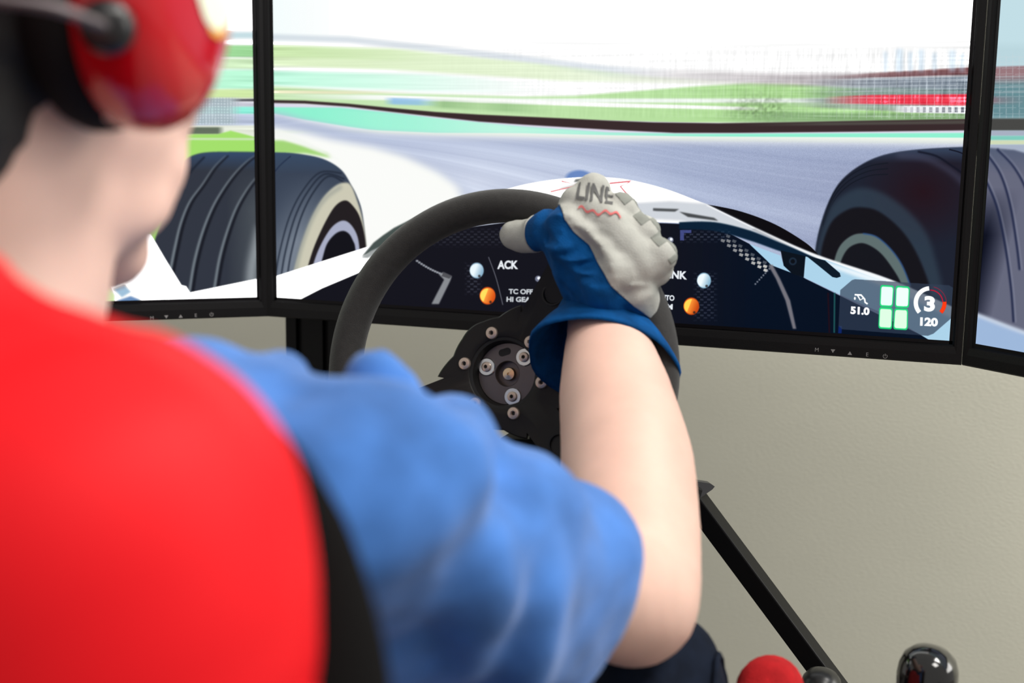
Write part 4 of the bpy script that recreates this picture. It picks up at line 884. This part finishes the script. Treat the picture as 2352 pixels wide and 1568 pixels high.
# gloves: palm, four fingers wrapped over the rim, thumb along it, flared cuff
def glove(deg, wrist, arm_dir, mir, label):
    a = math.radians(deg); T = (WX * math.sin(a) - WU * math.cos(a)) * mir      # towards the little finger
    Rd = WX * math.cos(a) + WU * math.sin(a); G = wp(RR, deg, RH)
    def q(t, phi, rho):                                      # around the rim, phi from the driver's side outwards
        aa = a - mir * t / RR; c = WC + (WX * math.cos(aa) + WU * math.sin(aa)) * RR; rd = WX * math.cos(aa) + WU * math.sin(aa)
        return c + WN * (RH + rho * math.cos(math.radians(phi))) + rd * (rho * math.sin(math.radians(phi)))
    bm = bmesh.new(); rt = RT
    fing = ((-0.0300, 0.0099, 1.0), (-0.0095, 0.0101, 1.05), (0.0110, 0.0098, 1.0), (0.0305, 0.0088, 0.86))
    for t, r, ln in fing:
        rho = rt + r * 1.02
        pts = [q(t, 28, rho + 0.012), q(t, 62, rho + 0.004), q(t, 98, rho + 0.001), q(t, 140, rho), q(t, 185, rho + 0.001), q(t, 185 + 45 * ln, rho), q(t, 185 + 72 * ln, rho)]
        tube(bm, pts, [r * 1.05, r * 1.08, r * 1.03, r * 1.0, r * 0.98, r * 0.95, r * 0.86], 14, sub=3)
    # palm
    tube(bm, [q(-0.032, 48, rt + 0.012), q(-0.012, 48, rt + 0.015), q(0.012, 48, rt + 0.016), q(0.037, 46, rt + 0.013)], [0.012, 0.0150, 0.0155, 0.0135], 16, sub=3)
    tube(bm, [q(-0.032, 20, rt + 0.022), q(0.0, 18, rt + 0.026), q(0.033, 20, rt + 0.022)], [0.015, 0.0175, 0.0145], 16, sub=3)
    for t in (-0.030, -0.008, 0.014, 0.033):
        tube(bm, [q(t, 45, rt + 0.026), q(t * 0.95, 5, rt + 0.020), q(t * 0.72, -18, rt + 0.036), wrist + T * (t * 0.62) + Rd * 0.0], [0.0135, 0.0165, 0.0180, 0.0180], 14, sub=3)
    if mir > 0: tube(bm, [q(0.033, 35, rt + 0.016), q(0.034, -5, rt + 0.024) + CR * 0.006, q(0.034, -5, rt + 0.024).lerp(wrist, 0.5) + CR * 0.017, wrist + CR * 0.024 + CU * 0.006], [0.012, 0.017, 0.019, 0.019], 16, sub=3)
    # thumb: leaves the side of the palm, lies under the rim
    tb = [wrist.lerp(q(-0.02, -15, rt + 0.02), 0.35) - T * 0.022, q(-0.040, -22, rt + 0.022), q(-0.060, -48, rt + 0.0155), q(-0.074, -62, rt + 0.0142), q(-0.087, -70, rt + 0.0128)]
    tube(bm, tb, [0.018, 0.0165, 0.0140, 0.0130, 0.0115], 16, sub=3)
    gm = fuse(bm, 0.0019, 12, disp=lambda c, n: 0.0004 * noise.noise(c * 160) + 0.0010 * noise.noise(c * 55))
    g = link('glove', gm, M['glove'], person); tag(g, label)
    # grey panel over the backs of hand and fingers, and on the thumb
    back_c = q(0.004, 70, rt + 0.03)
    bvh = BVHTree.FromPolygons([v.co.copy() for v in gm.vertices], [p.vertices[:] for p in gm.polygons])
    def patch(name, field, m, lift, par, lab=None):
        """the part of the glove's surface where field > 0, cut along a clean seam and raised a little"""
        b = bmesh.new(); mp = {}; fv = [field(V(v.co)) for v in gm.vertices]
        def at(i): return gm.vertices[i].co + gm.vertices[i].normal * lift
        def vert(key, co):
            if key not in mp: mp[key] = b.verts.new(co)
            return mp[key]
        for p in gm.polygons:
            vi = p.vertices[:]
            if max(fv[i] for i in vi) <= 0: continue
            out = []
            for k, i in enumerate(vi):
                j2 = vi[(k + 1) % len(vi)]
                if fv[i] > 0: out.append(vert(i, at(i)))
                if (fv[i] > 0) != (fv[j2] > 0):
                    t_ = fv[i] / (fv[i] - fv[j2]); out.append(vert((min(i, j2), max(i, j2)), at(i).lerp(at(j2), t_)))
            if len(set(out)) > 2:
                try: b.faces.new(out)
                except ValueError: pass
        if not b.faces: b.free(); return None
        o = obj(name, b, m, par)
        s_ = o.modifiers.new('t', 'SOLIDIFY'); s_.thickness = lift * 1.4; s_.offset = -1
        if lab: tag(o, lab)
        return o
    tip = tb[-1]; tdir = (tb[-1] - tb[-3]).normalized()
    def local(c):
        d = c - G; return d.dot(T), d.dot(WN), d.dot(Rd)
    if mir > 0:
        gx, gy = (1404, 545)                              # the grip's middle; the seam is laid out around it
        seam = [(360, 1272), (448, 1284), (490, 1293), (520, 1315), (545, 1345), (590, 1366), (632, 1388), (672, 1440), (720, 1515), (760, 1570), (900, 1700)]
        sv = [(gy - v) / FPX * 1.08 for v, _ in seam][::-1]; su = [(u - gx) / FPX * 1.08 for _, u in seam][::-1]
        def back(c):
            d = c - G; return d.dot(CR) - float(np.interp(d.dot(CU), sv, su))
    else:
        def back(c):
            t, h, r = local(c); return min(t + 0.03, r + 0.02)
    patch('back_panel', lambda c: min(back(c), (0.05 if (c - tip).length > 0.045 else -0.05)), M['glove_grey'], 0.0010, g, 'grey suede panel over the back of the hand')
    patch('thumb_patch', lambda c: min((c - tip).dot(tdir) + 0.026, -0.035 - local(c)[0]), M['glove_grey'], 0.0009, g, 'grey thumb tip')
    # chequered dark squares along the little-finger side
    def chk(c):
        d = c - G; x, y = d.dot(CR), d.dot(CU)
        p_, q_ = x * 0.80 + y * 0.60, -x * 0.60 + y * 0.80; st_ = 0.0105
        w_ = math.sin(PI * p_ / st_) * math.sin(PI * q_ / st_)
        return min(w_ * 0.004, 0.022 - abs(p_ - 0.045), 0.034 - abs(q_ + 0.002), back(c))
    if mir > 0: patch('chequer_print', chk, M['glove_check'], 0.0013, g, 'faint chequered squares')
    # cuff
    d = (arm_dir.normalized() - (CU * 0.26 + CR * 0.24) * (mir > 0)).normalized()
    x, y = frame_for(d, T)
    b = bmesh.new(); rings = []
    for s, ra, rb in ((-0.030, 0.040, 0.030), (-0.012, 0.041, 0.034), (0.004, 0.045, 0.039), (0.020, 0.054, 0.047), (0.036, 0.0615, 0.053), (0.040, 0.0605, 0.052), (0.034, 0.056, 0.048), (0.012, 0.042, 0.037), (-0.010, 0.036, 0.031)):
        rings.append([wrist + d * s + x * (ra * (1 + 0.03 * math.sin(5 * th)) * math.cos(th)) + y * (rb * math.sin(th)) for th in [2 * PI * k / 40 for k in range(40)]])
    ring_loft(b, rings, cap=False); obj('cuff', b, M['glove'], g)
    return g, bvh, q, T, G, Rd
g, bvh, q, T, G, Rd = glove(50, P(1396, 752, 1.035), (P(1440, 1060, 0.905) - P(1392, 770, 1.015)), 1, 'blue glove with grey back, gripping the top of the rim')
# lettering printed on the back of the hand
def print_on(name, verts, tris, origin, ex, ey, m):
    b = bmesh.new(); vv = []
    nrm = ex.cross(ey).normalized()
    for x, y in verts:
        p = origin + ex * x + ey * y; h = bvh.ray_cast(p + nrm * 0.15, -nrm)
        vv.append(b.verts.new((h[0] + nrm * 0.0026) if h[0] else p))
    for f in tris: b.faces.new([vv[i] for i in f])
    bmesh.ops.recalc_face_normals(b, faces=b.faces)
    return obj(name, b, m, g)
def fine(vs, tr, n=2):
    b = bmesh.new(); v = [b.verts.new((x, y, 0)) for x, y in vs]
    for f in tr: b.faces.new([v[i] for i in f])
    bmesh.ops.subdivide_edges(b, edges=b.edges[:], cuts=n, use_grid_fill=True); bmesh.ops.triangulate(b, faces=b.faces[:])
    b.verts.index_update(); out = [(x.co.x, x.co.y) for x in b.verts], [[w_.index for w_ in f.verts] for f in b.faces]; b.free(); return out
vs, tr, sz = text_mesh('LINE', 0.02); k = 1 / sz[1]
f1, f2 = fine(vs * k, tr)
ex0 = (CR * 0.985 - CU * 0.17).normalized(); ey0 = (CU * 0.985 + CR * 0.17).normalized()
org = P(1314, 476, 1.05)
print_on('lettering', f1, f2, org, ex0 * 0.0105, ey0 * 0.0150, M['glove_dark'])
scr = []
for s in range(26):
    t = s / 25; scr.append((t * 2.2, 0.13 * math.sin(t * 23) + 0.10 * math.sin(t * 9 + 1)))
vv = [(x, y - 0.06) for x, y in scr] + [(x, y + 0.10) for x, y in scr]
o = print_on('script_print', vv, [(i, i + 1, 27 + i, 26 + i) for i in range(25)], P(1318, 500, 1.05), ex0 * 0.0150, ey0 * 0.012, M['glove_red']); tag(o, 'small red script line')
glove(233, LW, (EL - LW), -1, 'blue glove on the lower left of the rim, hidden behind the sleeve')
settle(person)

# ------------------------------------------------------------------ ear defenders
CC = HC + V((0.088, -0.004, 0.020))
em = thing('ear_defenders', HC + V((0, 0, 0.02)), 'glossy red ear defenders with black cushions, worn over the driver\'s ears', 'ear defenders')
for sx in (1, -1):
    ax = V((sx, 0.02, -0.16)).normalized(); c = HC + V((sx * 0.075, -0.011, 0.012))
    a = (V((0, -0.22, 1)) - ax * V((0, -0.22, 1)).dot(ax)).normalized(); b = ax.cross(a)
    def oval(k, h, ry, rz, n=48): return [c + ax * h + a * (rz * math.cos(2 * PI * j / n)) + b * (ry * math.sin(2 * PI * j / n)) for j in range(n)]
    bm = bmesh.new()
    ring_loft(bm, [oval(0, h, ry, rz) for h, ry, rz in ((0.014, 0.030, 0.041), (0.014, 0.0375, 0.050), (0.017, 0.0395, 0.052), (0.024, 0.0395, 0.052), (0.031, 0.0378, 0.0505), (0.038, 0.0335, 0.046), (0.0430, 0.0265, 0.037), (0.0458, 0.017, 0.025), (0.0468, 0.006, 0.010), (0.0468, 0.001, 0.002))])
    cup = obj('cup', bm, M['cup'], em)
    bm = bmesh.new(); rows = []
    for j in range(48):
        th = 2 * PI * j / 48; o_ = c + ax * 0.003 + a * (0.0405 * math.cos(th)) + b * (0.0310 * math.sin(th)); rd = (a * (0.0405 * math.cos(th)) + b * (0.0310 * math.sin(th))).normalized()
        rows.append([bm.verts.new(o_ + rd * (0.0150 * math.cos(2 * PI * k / 16)) + ax * (0.0135 * math.sin(2 * PI * k / 16))) for k in range(16)])
    for j in range(48):
        A, B = rows[j], rows[(j + 1) % 48]
        for k in range(16): bm.faces.new((A[k], A[(k + 1) % 16], B[(k + 1) % 16], B[k]))
    obj('cushion', bm, M['cushion'], em)
    yb = (V((0, -1, 0)) - ax * V((0, -1, 0)).dot(ax)).normalized(); kax = (ax * 0.8 + yb).normalized(); kp = c + ax * 0.0310 + yb * 0.0385 - a * 0.013
    bm = bmesh.new(); lathe(bm, [(0.010, -0.006), (0.010, 0.002), (0.0085, 0.0055), (0.005, 0.0070), (0.0001, 0.0072)], kp, kax, 28); obj('pivot_knob', bm, M['rubber'], em)
    bm = bmesh.new(); bk = HC + V((sx * 0.062, -0.096, 0.012))
    tube(bm, [kp + kax * 0.0045, kp + kax * 0.006 + V((-0.006 * sx, -0.022, 0.005)), kp + V((-0.022 * sx, -0.045, 0.008)), c + V((-0.004 * sx, -0.088, 0.004)), bk], [0.0022] * 5, 10); obj('wire_arm', bm, M['wire'], em)
    if sx == 1:
        bc = BVHTree.FromPolygons([v.co.copy() for v in cup.data.vertices], [p.vertices[:] for p in cup.data.polygons])
        for nm, m, pts in (('sticker', M['sticker'], [(452, -40), (520, -60), (530, 10), (522, 50), (500, 72), (478, 60), (460, 20)]), ('sticker_edge', M['sticker_orange'], [(478, 60), (500, 72), (512, 62), (516, 72), (502, 88), (484, 78)])):
            b = bmesh.new(); vv = []
            cc = np.mean(np.array(pts), 0)
            loops = [[tuple(cc + (np.array(p) - cc) * s) for p in spline(pts, True, 3)] for s in (0.02, 0.35, 0.7, 1.0)]
            rws = []
            for lp in loops:
                rw = []
                for u, v in lp:
                    dr = (P(u, v, 1) - CAMP).normalized(); h = bc.ray_cast(CAMP, dr)
                    p = h[0] if h[0] else bc.find_nearest(P(u, v, 0.53))[0]
                    nrm = bc.find_nearest(p)[1]
                    if nrm.dot(p - c) < 0: nrm = -nrm
                    rw.append(b.verts.new(p + nrm * 0.0008))
                rws.append(rw)
            for r0, r1 in zip(rws, rws[1:]):
                for j in range(len(r0)):
                    j2 = (j + 1) % len(r0); b.faces.new((r0[j], r0[j2], r1[j2], r1[j]))
            o = obj(nm, b, m, cup); tag(o, 'pale yellow sticker on the front of the cup' if nm == 'sticker' else 'orange edge of the sticker')
bm = bmesh.new(); tube(bm, [HC + V((0.062, -0.096, 0.012)), HC + V((0.034, -0.122, 0.006)), HC + V((0, -0.130, 0.004)), HC + V((-0.034, -0.122, 0.006)), HC + V((-0.062, -0.096, 0.012))], [(0.009, 0.0028)] * 5, 12, ref=(0, 0, 1)); obj('neckband', bm, M['rubber'], em)
settle(em)
